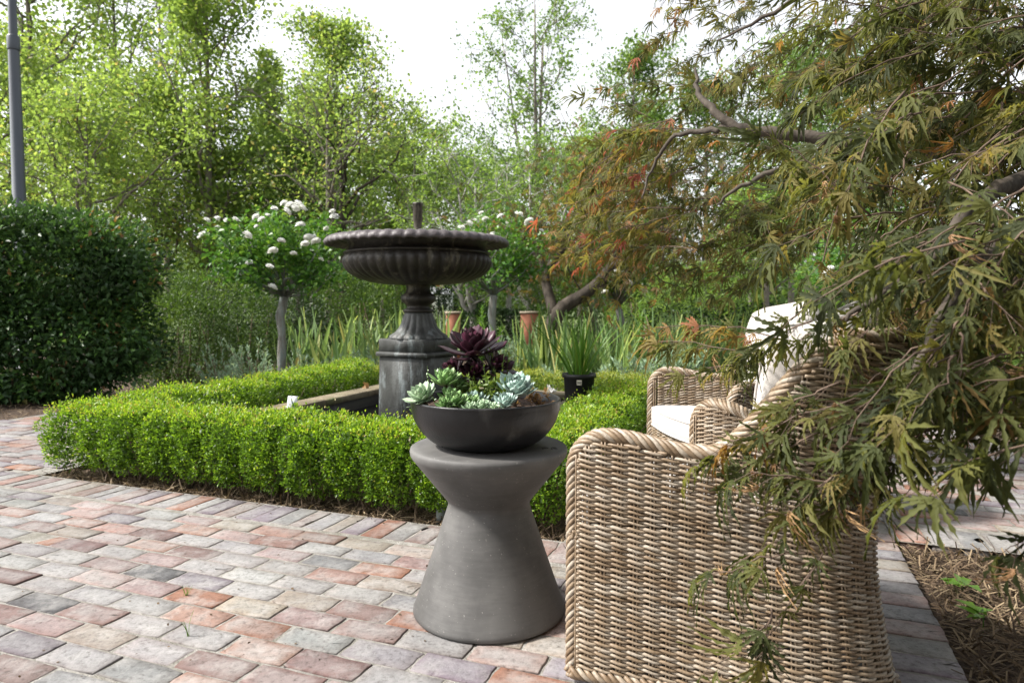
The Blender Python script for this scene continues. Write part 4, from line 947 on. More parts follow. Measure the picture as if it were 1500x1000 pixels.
# white standard roses
def T_bloom(rng):
    mb = MB(); n = 26; i = np.arange(n); az = i * 2.4; el = np.radians(85 - 95 * (i / n)); d = np.stack([np.cos(el) * np.cos(az), np.cos(el) * np.sin(az), np.sin(el)], -1)
    T = (np.array([[-.25, 0, 0], [.25, 0, 0], [.55, .6, .12], [.3, 1, .05], [-.3, 1, .05], [-.55, .6, .12], [0, .6, -.05]]), [np.array([[0, 1, 6], [1, 2, 6], [2, 3, 6], [3, 4, 6], [4, 5, 6], [5, 0, 6]])])
    inst(T[0], T[1], np.zeros((n, 3)), frames(d, nrm(np.array([0, 0, 1.0]) - d * .5 + rng.normal(0, .15, (n, 3)))), .45 + .55 * (i / n) ** .6, mb, rng.random(n)); return mb
BLOOM = None
def rose(c, R, rh, zc, trunk_h, seed, label, blooms, nl=2600, ls=.07, bare=True):
    global BLOOM
    rng = np.random.default_rng(seed); c = np.array(c, float); e = empty('rose_tree', c, 0, label, 'rose tree', 'white standard roses')
    tb = MB(); j = rng.normal(0, .024, (6, 3)); z = np.linspace(0, trunk_h, 6)
    pts = c + np.stack([j[:, 0], j[:, 1], z], -1); v_, f_ = tube(pts, [.06, .046, .052, .043, .055, .05], 10); tb.add(v_, f_)
    top = pts[-1]; lb = MB(); cen = c + [0, 0, zc]; k = 30; d = rdirs(k, -.35, rng)
    for i in range(k):
        tip = cen + d[i] * [R, R, rh] * rng.uniform(.55, 1.18); mid = (top + tip) / 2 + rng.normal(0, .06, 3)
        v_, f_ = tube([top, mid, tip], [.014, .008, .004], 5); tb.add(v_, f_)
        m = nl // k; t = rng.uniform(.3, 1.1, m) ** .75; P = top * ((1 - t) ** 2)[:, None] + 2 * mid * (t * (1 - t))[:, None] + tip * (t ** 2)[:, None] + rng.normal(0, .085, (m, 3)) * np.array([1, 1, .8])
        scatter(lb, P, rdirs(m, -.6, rng), rng.uniform(.6, 1.15, m) * ls, T_leaf(.62), np.clip(rng.normal(.42, .22, m) + .15 * d[i][2], 0, 1), .4, rng, -.1)
    tb.build('trunk', M['rosetrunk'], e, smooth=True, loc=c); lb.build('crown', M['rose'], e, loc=c)
    for q in blooms:
        if BLOOM is None:
            o = T_bloom(rng).build('blossom', M['petal'], e, smooth=False); BLOOM = o
        else: o = BLOOM.copy(); COL.objects.link(o); o.parent = e
        o.location = [float(v) for v in (np.array(q[:3]) - c)]; o.rotation_euler = (rng.uniform(-.6, .6), rng.uniform(-.6, .6), rng.uniform(0, 6)); o.scale = (q[3],) * 3
rng0 = np.random.default_rng(77)
bl = [(330, 372), (365, 385), (430, 372), (470, 380), (440, 330), (352, 402), (303, 323), (297, 345), (318, 320), (332, 323), (345, 322), (318, 334), (362, 345), (375, 318), (383, 322), (376, 332), (392, 316), (402, 306), (416, 298), (425, 302), (433, 306), (443, 305), (400, 368), (412, 353), (395, 391), (399, 421), (452, 349), (459, 347), (463, 354), (447, 358), (487, 310), (478, 335), (420, 310), (437, 300), (490, 318)]
Yb = 7.4
rose(gxy(412, 8.0), .78, .62, 1.55, 1.12, 400, 'white-flowered standard rose on a pale gnarled trunk, left of the fountain', [(*at(x, y, 7.25 + abs(x - 400) * .003 + rng0.uniform(-.08, .2)), .066 * rng0.uniform(.5, 1.05)) for x, y in bl], 5200, .078)
bl2 = [(688, 328), (697, 324), (760, 314), (793, 338), (733, 317), (740, 328), (676, 334), (711, 322), (722, 345), (775, 325), (705, 312)]
rose(gxy(722, 8.6), .62, .55, 1.6, 1.15, 401, 'white-flowered standard rose half hidden behind the fountain bowl', [(*at(x, y, 8.1 + rng0.uniform(-.1, .5)), .06 * rng0.uniform(.6, 1.2)) for x, y in bl2], 2800, .075)
bl3 = [(1255, 352), (1262, 362), (1268, 368), (1212, 400), (1208, 410), (1240, 358), (1217, 393)]
rose(gxy(1255, 6.4), .5, .5, 1.42, 1.0, 402, 'white rose tree glimpsed through the maple above the white cushion', [(*at(x, y, 5.95), .045 * rng0.uniform(.8, 1.2)) for x, y in bl3], 2400)
bl4 = [(903, 398), (899, 402), (909, 400), (886, 428), (920, 415), (951, 357), (930, 385)]
rose(gxy(905, 10.0), .6, .55, 1.5, 1.0, 403, 'small white rose tree beyond the leaning maple trunk', [(*at(x, y, 9.4), .06 * rng0.uniform(.8, 1.2)) for x, y in bl4], 2200)

# ------------------------------------------------------------------ dense hedges and bushes
def leafmass(name, label, blobs, n, size, mat, seed, cat, tmpl=LEAF, p=2.6, group=None, stems=0, core=.45, jit=.8, holes=.0, upb=.2):
    """blobs: (centre, half extents, axes angle) superellipsoid shells filled with leaves"""
    rng = np.random.default_rng(seed); mb = MB(); SB = []; vol = np.array([b[1][0] * b[1][1] + b[1][0] * b[1][2] + b[1][1] * b[1][2] for b in blobs]); vol /= vol.sum()
    base = np.array([blobs[0][0][0], blobs[0][0][1], -.034])
    for (c, hx, ang), w in zip(blobs, vol):
        m = int(n * w); d = rdirs(m, -.95, rng); s = 1 / (np.abs(d) ** p).sum(1) ** (1 / p); r = np.where(rng.random(m) < .75, rng.uniform(.88, 1.06, m), rng.uniform(core, .9, m))
        b = 1 + .07 * np.sin(d[:, 0] * 6 + c[0]) * np.sin(d[:, 1] * 7) + .06 * np.sin(d[:, 2] * 9 + d[:, 0] * 5 + c[1])
        q = d * (s * r * b)[:, None] * np.array(hx); ca, sa = cos(ang), sin(ang)
        P = np.stack([q[:, 0] * ca - q[:, 1] * sa, q[:, 0] * sa + q[:, 1] * ca, q[:, 2]], -1) + np.array(c); out = nrm(np.stack([d[:, 0] * ca - d[:, 1] * sa, d[:, 0] * sa + d[:, 1] * ca, d[:, 2]], -1))
        keep = P[:, 2] > 0.0
        P, out = P[keep], out[keep]; m = len(P)
        cl = .5 + .22 * np.sin(P[:, 0] * 5.1 + 1) * np.sin(P[:, 2] * 6.3) + .1 * np.sin(P[:, 1] * 9)
        scatter(mb, P, out, rng.uniform(.7, 1.3, m) * size, tmpl, np.clip(rng.normal(0, .2, m) + cl, 0, 1), jit, rng, upb)
        for _ in range(stems):
            a = np.array(c) + [rng.uniform(-.8, .8) * hx[0] * ca, rng.uniform(-.8, .8) * hx[0] * sa, 0]; a[2] = -.034; t = a + [rng.normal(0, .15), rng.normal(0, .15), hx[2] * 1.2]
            v_, f_ = tube([a, (a + t) / 2 + rng.normal(0, .04, 3), t], [.022, .016, .008], 6); SB.append((v_, f_))
    e = empty(name, base, 0, label, cat, group); mb.build('foliage', mat, e, loc=base)
    for v_, f_ in SB: mesh('stem', v_, f_, M['stems'], e, loc=base)
a_ = TH + pi / 2
leafmass('camellia_hedge', 'tall dark glossy camellia hedge at the left edge of the terrace', [((-6.4, 7.2, 1.0), (2.35, .5, .96), 0), ((-7.9, 6.4, 1.0), (1.3, 1.0, .97), 0.0), ((-6.4, 7.25, .95), (2.2, .32, .85), 0)], 135000, .07, M['camellia'], 500, 'hedge', T_leaf(.5), 7, stems=9)
leafmass('bush', 'rounded fine-leaved green bush right of the camellia hedge', [((*gxy(300, 9.0)[:2], .66), (.95, .8, .76), 0), ((*gxy(255, 8.4)[:2], .5), (.6, .6, .6), 0)], 30000, .034, M['bush'], 501, 'bush', LEAF, 2.3, stems=6)
leafmass('bush', 'loose dark bush in shade between the green bush and the rose', [((*gxy(380, 10.2)[:2], .6), (1.0, .7, .68), 0)], 14000, .04, M['dark'], 502, 'bush', LEAF, 2.2, stems=5)
leafmass('low_hedge', 'low dark clipped hedge beyond the flower bed behind the aeonium', [((*gxy(725, 13)[:2], .42), (.75, .4, .45), 0)], 9000, .05, M['dark'], 503, 'hedge', QUAD, 6)
leafmass('low_hedge', 'low dark clipped hedge left of the rose trunk', [((*gxy(420, 13)[:2], .3), (1.0, .4, .36), 0)], 9000, .05, M['dark'], 504, 'hedge', QUAD, 6)
leafmass('dark_hedge', 'long dark hedge under the two small round trees', [((*gxy(1110, 12)[:2], .4), (2.2, .6, .52), 0)], 16000, .06, M['dark'], 505, 'hedge', QUAD, 5)
leafmass('bush', 'leafy green bush at the end of the brick path on the right', [((*gxy(1400, 6.6)[:2], .3), (1.0, .5, .42), -.2), ((*gxy(1530, 6.4)[:2], .45), (.8, .6, .6), 0)], 16000, .045, M['green'], 506, 'bush', LEAF, 2.4, stems=6)
leafmass('bush', 'olive green bush behind the fountain stem on the left', [((*gxy(540, 13)[:2], .8), (1.1, .8, .9), 0)], 12000, .06, M['bush'], 507, 'bush', LEAF, 2.2, stems=5)
leafmass('bush', 'dark green bush behind the fountain stem on the right', [((*gxy(645, 15)[:2], .7), (1.0, .8, .85), 0)], 9000, .06, M['dark'], 508, 'bush', LEAF, 2.2, stems=4)
leafmass('bush', 'bright mid green bush behind the dead twisted stem', [((*gxy(1010, 12)[:2], .75), (1.3, .8, .9), 0)], 12000, .055, M['green'], 509, 'bush', LEAF, 2.2, stems=4)
leafmass('bush', 'green bush behind the leaning maple trunk', [((*gxy(860, 14)[:2], .8), (1.3, .9, .95), 0)], 12000, .06, M['bush'], 510, 'bush', LEAF, 2.2, stems=4)
leafmass('bush', 'tall green shrub behind the white rose at the right edge', [((*gxy(1330, 9)[:2], .95), (1.4, .8, 1.15), 0)], 18000, .055, M['green'], 511, 'bush', LEAF, 2.3, stems=5)

# ------------------------------------------------------------------ trees
def tree(name, label, base, H, R, seed, leaf='plane', barkm='bark', n_leaf=12000, ls=.13, r0=.12, t0=.25, el=(35, 65), n1=22, n2=5, prof='ovoid', lean=(0, 0), sig=.28, tm=QUAD, fork=0, group='trees behind the garden', cat='tree', zmin=0.0, wob=.02):
    rng = np.random.default_rng(seed); base = np.array(base, float); base[2] = -.035; tb = MB(); lb = MB(); n_leaf = int(n_leaf * 1.35); ls *= .9; sig *= .72
    nt = 9; t = np.linspace(0, 1, nt); w = np.cumsum(rng.normal(0, wob * H / nt * 1.3, (nt, 2)), 0); w -= w[0]
    def trunkline(lx, ly, h): return base + np.stack([w[:, 0] + lx * t ** 1.4, w[:, 1] + ly * t ** 1.4, h * t], -1)
    trunks = [(trunkline(lean[0], lean[1], H * .97), r0)]
    for k in range(fork):
        a = rng.uniform(0, 2 * pi); q = trunkline(lean[0] + cos(a) * R * .45, lean[1] + sin(a) * R * .45, H * rng.uniform(.78, .93)); s = int(nt * t0); q[:s + 1] = trunks[0][0][:s + 1]; trunks.append((q, r0 * .7))
    anchors = []; dirs = []
    for q, rr in trunks:
        v_, f_ = tube(q, rr * (1 - .88 * t ** .9) + .006, 9); tb.add(v_, f_)
        nn = n1 // len(trunks); tw = []; 
        for i in range(nn):
            f = t0 + (1 - t0) * ((i + rng.random()) / nn) ** .9; f = min(f, .985)
            p0 = np.array([np.interp(f, t, q[:, j]) for j in range(3)]); g = (f - t0) / (1 - t0)
            if prof == 'ovoid': Lb = R * (max(.08, 1 - (abs(g - .38) / .66) ** 2.2)) ** .6
            elif prof == 'cone': Lb = R * (1.02 - g) ** .75 * min(1, .55 + g * 3)
            elif prof == 'vase': Lb = R * (.45 + .6 * g)
            elif prof == 'flat': Lb = R * (.5 + .55 * g ** 2)
            Lb *= rng.uniform(.75, 1.12); a = i * 2.39996 + rng.normal(0, .35); e_ = radians(rng.uniform(*el))
            d = np.array([cos(a) * cos(e_), sin(a) * cos(e_), sin(e_)]); m = 6; s = np.linspace(0, 1, m)
            bend = np.cumsum(rng.normal(0, .05 * Lb, (m, 3)), 0); bend -= bend[0]
            L = p0 + d * (s * Lb)[:, None] + bend + np.array([0, 0, 1]) * (-.10 * Lb * s ** 2)[:, None]
            br = max(.008, rr * (1 - .85 * f) * .5); v_, f_ = tube(L, br * (1 - .85 * s) + .004, 6); tb.add(v_, f_)
            for s_ in (.45, .6, .75, .88, 1.0): anchors.append([np.interp(s_, s, L[:, j]) for j in range(3)]); dirs.append(d)
            for j in range(n2):
                s0 = rng.uniform(.3, .95); b0 = np.array([np.interp(s0, s, L[:, j_]) for j_ in range(3)]); d2 = nrm(d + rng.normal(0, .75, 3) + [0, 0, .15]); l2 = Lb * rng.uniform(.22, .5)
                ss = np.linspace(0, 1, 4); q2 = b0 + d2 * (ss * l2)[:, None] + rng.normal(0, .03 * l2, (4, 3)) * ss[:, None]
                tw.append(q2); 
                for s_ in (.5, .8, 1.0): anchors.append(b0 + d2 * l2 * s_); dirs.append(d2)
        if tw: v_, f_ = tubes(np.array(tw), np.tile(np.linspace(.011, .004, 4) * (H / 8) ** .5, (len(tw), 1)), 4); tb.add(v_, f_)
    A = np.array(anchors); D = np.array(dirs); per = rng.multinomial(n_leaf, rng.dirichlet(np.full(len(A), 1.6)))
    P = np.repeat(A, per, 0) + rng.normal(0, sig, (n_leaf, 3)) * [1, 1, .75]; out = np.repeat(D, per, 0); cl = np.repeat(np.clip(rng.normal(.48, .17, len(A)), 0, 1), per)
    keep = P[:, 2] > zmin
    P, out, cl = P[keep], out[keep], cl[keep]
    m = len(P); scatter(lb, P, out * .4 + rdirs(m, -1, rng) * .9, rng.uniform(.6, 1.25, m) * ls, tm, np.clip(cl + rng.normal(0, .15, m), 0, 1), .3, rng, -.2)
    e = empty(name, base, 0, label, cat, group); tb.build('trunk', M[barkm], e, smooth=True, loc=base); lb.build('crown', M[leaf], e, loc=base)
g = gxy
tree('plane_tree', 'tall yellow-green plane tree at the left edge behind the lamp post', g(60, 17), 12.5, 3.2, 600, n_leaf=12000, ls=.14, n1=36, t0=.14, sig=.42)
tree('plane_tree', 'yellow-green plane tree between the lamp post and the big central plane', g(175, 21), 13, 3.0, 601, n_leaf=10500, ls=.15, n1=36, t0=.14, sig=.36)
tree('plane_tree', 'big plane tree with a straight grey trunk, left of the open sky', g(310, 15.5), 8.8, 2.15, 602, n_leaf=11500, ls=.12, n1=42, t0=.12, prof='ovoid', sig=.32, wob=.008)
tree('plane_tree', 'slim pointed plane tree, second from the open sky', g(402, 22), 9.3, 1.5, 603, n_leaf=6000, ls=.14, n1=26, t0=.15, prof='cone', sig=.24)
tree('pine_tree', 'sparse dark pine top showing above the plane trees', g(245, 34), 18.5, 3.4, 604, 'pine', n_leaf=4500, ls=.17, n1=26, t0=.55, sig=.35, tm=T_leaf(.16), r0=.16)
tree('poplar_tree', 'light green poplar with its spire beside the open sky, behind the fountain', g(497, 20), 8.9, 2.3, 605, n_leaf=10500, ls=.125, n1=34, t0=.2, prof='ovoid', sig=.32, el=(45, 75))
tree('poplar_tree', 'lower light green poplar half behind the tall poplar', g(458, 24), 8.2, 1.8, 606, n_leaf=7000, ls=.14, n1=28, t0=.18, sig=.28)
tree('ash_tree', 'round-headed yellow-green tree right above the fountain nozzle', g(585, 21), 6.6, 2.1, 607, 'plane', n_leaf=8000, ls=.13, n1=26, t0=.3, prof='flat', sig=.26, el=(15, 50))
tree('acacia_tree', 'airy tall tree with open bare limbs against the white sky', g(790, 26), 12.6, 3.9, 608, 'airy', n_leaf=5200, ls=.15, n1=28, n2=7, t0=.36, prof='vase', el=(38, 68), sig=.24, fork=3, r0=.15, lean=(-.3, 0))
tree('elm_tree', 'fresh green tree between the airy tree and the near maple', g(925, 24), 9.8, 2.3, 609, 'airy', n_leaf=8500, ls=.14, n1=30, t0=.2, sig=.3)
tree('wattle_tree', 'feathery green tree below the airy tall tree', g(745, 18), 4.9, 2.2, 610, 'airy', n_leaf=8000, ls=.1, n1=26, t0=.25, prof='flat', el=(10, 50), sig=.26, r0=.09, barkm='barkpale')
tree('pear_tree', 'old pear tree with grey lichened limbs right of the fountain stem', g(694, 13), 3.4, 1.7, 611, 'green', n_leaf=4200, ls=.07, n1=24, n2=7, t0=.28, prof='vase', el=(20, 60), sig=.16, r0=.085, barkm='barkpale', fork=2)
tree('pear_tree', 'old pear tree with twiggy grey crown behind the potted plant', g(775, 15), 4.0, 1.9, 612, 'green', n_leaf=4200, ls=.08, n1=24, n2=8, t0=.28, prof='vase', el=(20, 60), sig=.18, r0=.09, barkm='barkpale', fork=2)
tree('oak_tree', 'dark green tree behind the rose, left of the fountain', g(330, 17.5), 4.6, 2.0, 613, 'plane', n_leaf=11000, ls=.09, n1=24, t0=.15, sig=.3)
tree('oak_tree', 'mid green tree filling the gap below the poplars', g(440, 17), 4.8, 2.1, 614, 'green', n_leaf=10000, ls=.1, n1=24, t0=.15, sig=.32)
tree('ash_tree', 'yellow-green low tree behind the fountain bowl', g(612, 17), 4.4, 1.9, 615, 'plane', n_leaf=6500, ls=.09, n1=24, t0=.25, sig=.26)
tree('gum_tree', 'straight bare trunk left of the fountain, the thinner of the pair', g(484, 14), 5.2, 2.0, 616, 'plane', n_leaf=1800, ls=.09, n1=20, t0=.4, sig=.36, el=(15, 60), r0=.12, wob=.006)
tree('gum_tree', 'browner bare trunk closest to the fountain bowl', g(504, 14.5), 5.4, 2.0, 617, 'plane', n_leaf=1800, ls=.09, n1=20, t0=.4, sig=.36, el=(15, 60), r0=.135, wob=.006, barkm='barkbrown')
tree('round_tree', 'small round green tree behind the far chair cushion, the one with the thicker trunk', g(1122, 11.5), 2.8, 1.0, 618, 'green', n_leaf=7000, ls=.065, n1=24, t0=.42, sig=.17, r0=.07, wob=.004)
tree('round_tree', 'small round green tree with the thinner trunk, left of its twin', g(1098, 14), 3.2, 1.1, 619, 'green', n_leaf=6500, ls=.075, n1=24, t0=.4, sig=.18, r0=.06, wob=.004)
tree('oak_tree', 'broad dark green tree behind the maple on the right', g(1030, 20), 6.8, 2.8, 620, 'bush', n_leaf=12000, ls=.11, n1=28, t0=.14, sig=.36)
tree('oak_tree', 'deep green tree behind the maple at the right edge', g(1250, 17), 6.6, 3.2, 621, 'bush', n_leaf=14000, ls=.11, n1=30, t0=.12, sig=.38)
tree('oak_tree', 'mid green tree behind the maple limb', g(1160, 24), 9.5, 3.2, 622, 'green', n_leaf=9000, ls=.14, n1=28, t0=.2, sig=.36)
tree('oak_tree', 'dark leafy tree low behind the camellia hedge', g(130, 13), 4.6, 2.2, 623, 'plane', n_leaf=9000, ls=.09, n1=28, t0=.1, sig=.32)
tree('oak_tree', 'yellow-green tree low behind the lamp post', g(-10, 15), 6.5, 2.4, 624, 'plane', n_leaf=9000, ls=.11, n1=26, t0=.12, sig=.34)
tree('oak_tree', 'green tree low behind the gap between camellia and big plane', g(235, 16), 6.0, 2.3, 625, 'plane', n_leaf=11000, ls=.11, n1=28, t0=.1, sig=.34)
tree('oak_tree', 'small dark tree behind the iris, right of the fountain stem', g(870, 19), 5.2, 2.2, 626, 'green', n_leaf=9000, ls=.1, n1=26, t0=.15, sig=.3)
for x_, Y_, H_, R_t, sd, lab in ((395, 33, 9.5, 3.4, 640, 'hazy pale tree far behind the slim pointed plane'), (560, 36, 8.6, 3.6, 641, 'hazy pale tree far behind the fountain nozzle'), (690, 34, 7.6, 3.2, 642, 'hazy pale tree far behind the pear trees'), (60, 30, 12.5, 3.8, 643, 'pale tree far behind the lamp post'), (850, 33, 8.4, 3.2, 644, 'hazy pale tree far behind the leaning maple')):
    tree('elm_tree', lab, g(x_, Y_), H_, R_t, sd, 'plane' if sd % 2 else 'airy', n_leaf=7500, ls=.17, n1=30, t0=.12, sig=.42)
def woods():
    rng = np.random.default_rng(900); mb = MB(); n = 60000
    x = rng.uniform(-75, 75, n); y = rng.uniform(52, 66, n) ; h = 5.0 + 2.2 * np.sin(x * .21) + 1.4 * np.sin(x * .63 + 1) + 1.1 * np.sin(x * 1.7); z = h * rng.random(n) ** .8
    P = np.stack([x, y, z], -1); scatter(mb, P, rdirs(n, -.5, rng), rng.uniform(.35, .8, n), QUAD, np.clip(.45 + .2 * np.sin(x * 1.1) * np.sin(z * 1.3 + x * .3) + rng.normal(0, .15, n), 0, 1), .6, rng, .2)
    tag(mb.build('far_woodland', M['wood']), 'far green woodland closing the view behind the garden trees', kind='stuff')
woods()

# leaning bronze maple in the middle distance
def leaning():
    Y = 9.5; e0 = gxy(795, Y); base = e0; rng = np.random.default_rng(31)
    e = empty('leaning_maple', base, 0, 'bronze-leaved maple with a thick brown leaning trunk behind the potted plant', 'tree'); tb = MB(); lb = MB()
    def P(x, y, d=0): return at(x, y, Y + d)
    limbs = [([base, P(806, 475), P(822, 448), P(850, 436), P(878, 415), P(895, 390), P(905, 360), P(925, 325)], [.13, .115, .1, .09, .08, .065, .05, .03]),
             ([P(812, 462), P(802, 425, .2), P(797, 402, .3), P(815, 378, .4), P(835, 352, .5), P(830, 325, .6)], [.08, .07, .062, .05, .04, .02]),
             ([P(800, 405, .3), P(790, 372, .4), P(772, 365, .5), P(760, 350, .6)], [.05, .04, .03, .015]),
             ([P(893, 392), P(930, 372, -.4), P(965, 350, -.8), P(1000, 340, -1)], [.05, .04, .03, .012]),
             ([P(860, 430), P(905, 400, .5), P(930, 385, .8), P(960, 380, 1)], [.05, .035, .025, .01]),
             ([P(905, 360), P(890, 320, .2), P(870, 280, .3), P(860, 240, .3)], [.045, .035, .025, .01]),
             ([P(925, 325), P(950, 280, -.2), P(960, 240, -.3)], [.03, .025, .01])]
    A = []
    for pts, r in limbs:
        pts = np.array(pts); s = np.linspace(0, 1, len(pts)); s2 = np.linspace(0, 1, 18); q = np.stack([np.interp(s2, s, pts[:, j]) for j in range(3)], -1)
        for _ in range(2): q[1:-1] = (q[:-2] + 2 * q[1:-1] + q[2:]) / 4
        v_, f_ = tube(q, np.interp(s2, s, r), 10); tb.add(v_, f_)
        for k in (9, 11, 13, 15, 17): A.append(q[k])
    A = np.array(A[5:]) ; n = 950
    i = rng.integers(0, len(A), n); pos = A[i] + rng.normal(0, .42, (n, 3)) * [1.2, 1, .75]; pos[:, 2] = np.maximum(pos[:, 2], .75)
    for k in range(90):
        a = A[rng.integers(len(A))]; q = a + rng.normal(0, .4, 3); v_, f_ = tube([a, (a + q) / 2 + rng.normal(0, .05, 3), q], [.012, .008, .004], 4); tb.add(v_, f_)
    m = 3; pos = np.repeat(pos, m, 0) + rng.normal(0, .07, (n * m, 3)); N = len(pos)
    d = nrm(np.stack([rng.normal(-.2, .6, N), rng.normal(0, .6, N), rng.normal(-.6, .35, N)], -1)); vr = rng.integers(0, 6, N)
    for q_ in range(6):
        z = vr == q_; inst(MAP5[q_][0], MAP5[q_][1], pos[z], frames(d[z], rdirs(z.sum(), .1, rng)), rng.uniform(.07, .12, z.sum()), lb, np.clip(rng.normal(.5, .25, z.sum()), 0, 1))
    tb.build('trunk', M['barkbrown'], e, smooth=True, loc=base); lb.build('crown', M['maplefar'], e, loc=base)
leaning()

# ------------------------------------------------------------------ near laceleaf maple on the right
def maple():
    rng = np.random.default_rng(55); base = np.array([2.35, 2.25, -.034]); e = empty('japanese_maple', base, 0, 'large laceleaf maple drooping over the chairs from the right', 'maple tree')
    tb = MB(); twb = MB(); lb = MB(); db = MB()
    crown = base + [-.1, .1, 1.55]
    def limb(pts, r, n=20):
        pts = np.array(pts); s = np.linspace(0, 1, len(pts)); s2 = np.linspace(0, 1, n); q = np.stack([np.interp(s2, s, pts[:, j]) for j in range(3)], -1)
        for _ in range(2): q[1:-1] = (q[:-2] + 2 * q[1:-1] + q[2:]) / 4
        q[1:-1] += rng.normal(0, .004, (n - 2, 3)); v_, f_ = tube(q, np.interp(s2, s, r), 10); tb.add(v_, f_); return q
    limb([base, base + [-.03, .03, .5], base + [.04, .06, 1.0], crown], [.11, .085, .075, .07])
    limb([crown, at(1400, 225, 2.7), at(1240, 205, 3.0), at(1180, 201, 3.05), at(1130, 196, 3.1), at(1075, 186, 3.15), at(1045, 160, 3.2), at(1022, 140, 3.3), at(1018, 100, 3.4)], [.05, .037, .028, .026, .024, .021, .018, .013, .006], 40)
    limb([at(1240, 205, 3.0), at(1215, 225, 2.95), at(1180, 240, 2.9), at(1130, 250, 2.9), at(1080, 275, 2.95), at(1050, 300, 3.0)], [.02, .016, .014, .012, .009, .004], 24)
    limb([at(1075, 186, 3.15), at(1030, 190, 3.3), at(985, 200, 3.4), at(960, 235, 3.5), at(940, 290, 3.5)], [.016, .014, .01, .008, .004], 24)
    limb([crown, crown + [-.05, .1, .5], at(1400, -120, 2.5), at(1260, -60, 2.7), at(1150, 10, 2.9), at(1050, 60, 3.1)], [.05, .035, .022, .014, .01, .004], 30)
    limb([crown, at(1490, 260, 1.9), at(1420, 300, 1.6), at(1370, 380, 1.45), at(1290, 430, 1.4), at(1240, 470, 1.4)], [.045, .025, .016, .011, .008, .004], 24)
    limb([crown, at(1480, 330, 1.7), at(1400, 420, 1.4), at(1350, 520, 1.32), at(1320, 640, 1.3), at(1270, 720, 1.3), at(1200, 800, 1.32)], [.04, .018, .012, .009, .007, .005, .002], 26)
    def spray(p0, p1, nl, ls, droop=.15, bias=0.0, dead=0.0, tmpl=MAP8, tw=.0028):
        nl = max(3, int(nl * .8))
        p0 = np.array(p0); p1 = np.array(p1); mid = (p0 + p1) / 2 + np.array([0, 0, droop * np.linalg.norm(p1 - p0)]) + rng.normal(0, .02, 3)
        t = np.linspace(0, 1, 9)[:, None]; q = p0 * (1 - t) ** 2 + 2 * mid * t * (1 - t) + p1 * t ** 2; q[1:-1] += rng.normal(0, .004, (7, 3))
        v_, f_ = tube(q, np.linspace(tw, tw * .35, 9), 5); twb.add(v_, f_)
        tt = np.linspace(.12, 1, nl) + rng.normal(0, .02, nl); tt = np.clip(tt, 0, 1); P = np.stack([np.interp(tt, t[:, 0], q[:, j]) for j in range(3)], -1)
        ax = nrm(p1 - p0); sd = nrm(np.cross(ax, [0, 0, 1])); s = np.where(np.arange(nl) % 2, 1, -1)[:, None]
        out = nrm(ax * .9 + sd * s * rng.uniform(0, .65, (nl, 1)) + np.array([-.15, 0, -.4]) + rng.normal(0, .22, (nl, 3)))
        pet = P + out * (ls * rng.uniform(.2, .7, (nl, 1)))
        for a, b in zip(P, pet): v_, f_ = tube([a, b], [tw * .3, tw * .25], 4, False); twb.add(v_, f_)
        up = nrm(rng.normal(0, .6, (nl, 3)) + np.array([-.2, -.1, .8])); dm = rng.random(nl) < dead
        tone = np.clip(rng.beta(1.6, 2.1, nl) * .85 + rng.normal(0, .08) + bias, 0, .97); nl0 = nl
        k = ~dm
        vr = rng.integers(0, len(tmpl), nl)
        for q_ in range(len(tmpl)):
            z = k & (vr == q_)
            if z.any(): inst(tmpl[q_][0], tmpl[q_][1], pet[z], frames(out[z], up[z]), ls * rng.uniform(.5, 1.25, z.sum()), lb, tone[z])
        if dm.any(): inst(tmpl[0][0] * [.5, .8, 2.2], tmpl[0][1], pet[dm], frames(nrm(out[dm] + [0, 0, -.8]), up[dm]), ls * rng.uniform(.5, .8, dm.sum()), db, rng.random(dm.sum()))
    def inside(poly, x, y):
        c = False; n = len(poly)
        for i in range(n):
            (x1, y1), (x2, y2) = poly[i], poly[i - 1]
            if (y1 > y) != (y2 > y) and x < (x2 - x1) * (y - y1) / (y2 - y1) + x1: c = not c
        return c
    def region(poly, k, Y0, Y1, ln, nl, ls, bias=0, dead=.02, tmpl=MAP5, dirw=(-1, .1, -.35), tw=.003):
        xs = [p[0] for p in poly]; ys = [p[1] for p in poly]; m = 0
        while m < k:
            x, y = rng.uniform(min(xs), max(xs)), rng.uniform(min(ys), max(ys))
            if not inside(poly, x, y): continue
            c = at(x, y, rng.uniform(Y0, Y1)); d = nrm(np.array(dirw) + rng.normal(0, .45, 3)); l = ln * rng.uniform(.6, 1.3)
            spray(c - d * l * .5, c + d * l * .5 + [0, 0, -.05 * l], nl, ls, .14, bias, dead, tmpl, tw); m += 1
    region([(985, -60), (1560, -60), (1560, 260), (1240, 190), (1100, 130), (1000, 120), (950, 100)], 92, 3.3, 4.8, .5, 15, .088, .1)
    region([(1230, -60), (1560, -60), (1560, 240), (1260, 190)], 105, 2.0, 3.3, .42, 14, .085)
    region([(930, 90), (1010, 60), (1240, 215), (1180, 330), (1060, 300), (960, 240), (870, 210)], 38, 3.7, 4.7, .5, 14, .1, .1)
    region([(850, 215), (960, 190), (1010, 300), (980, 390), (900, 400), (835, 330)], 50, 4.0, 5.0, .5, 14, .095, .26, .03)
    region([(960, 280), (1190, 300), (1200, 380), (1080, 420), (960, 410)], 46, 3.9, 4.8, .5, 13, .1, .1)
    region([(1180, 180), (1560, 120), (1560, 480), (1330, 430), (1230, 330)], 78, 1.6, 2.8, .36, 11, .088, .0, .03, MAP8)
    region([(1290, 330), (1560, 280), (1560, 560), (1400, 600), (1300, 560), (1240, 440)], 38, 1.15, 1.7, .28, 9, .085, .0, .05, MAP8, (-1, -.1, -.55), .0026)
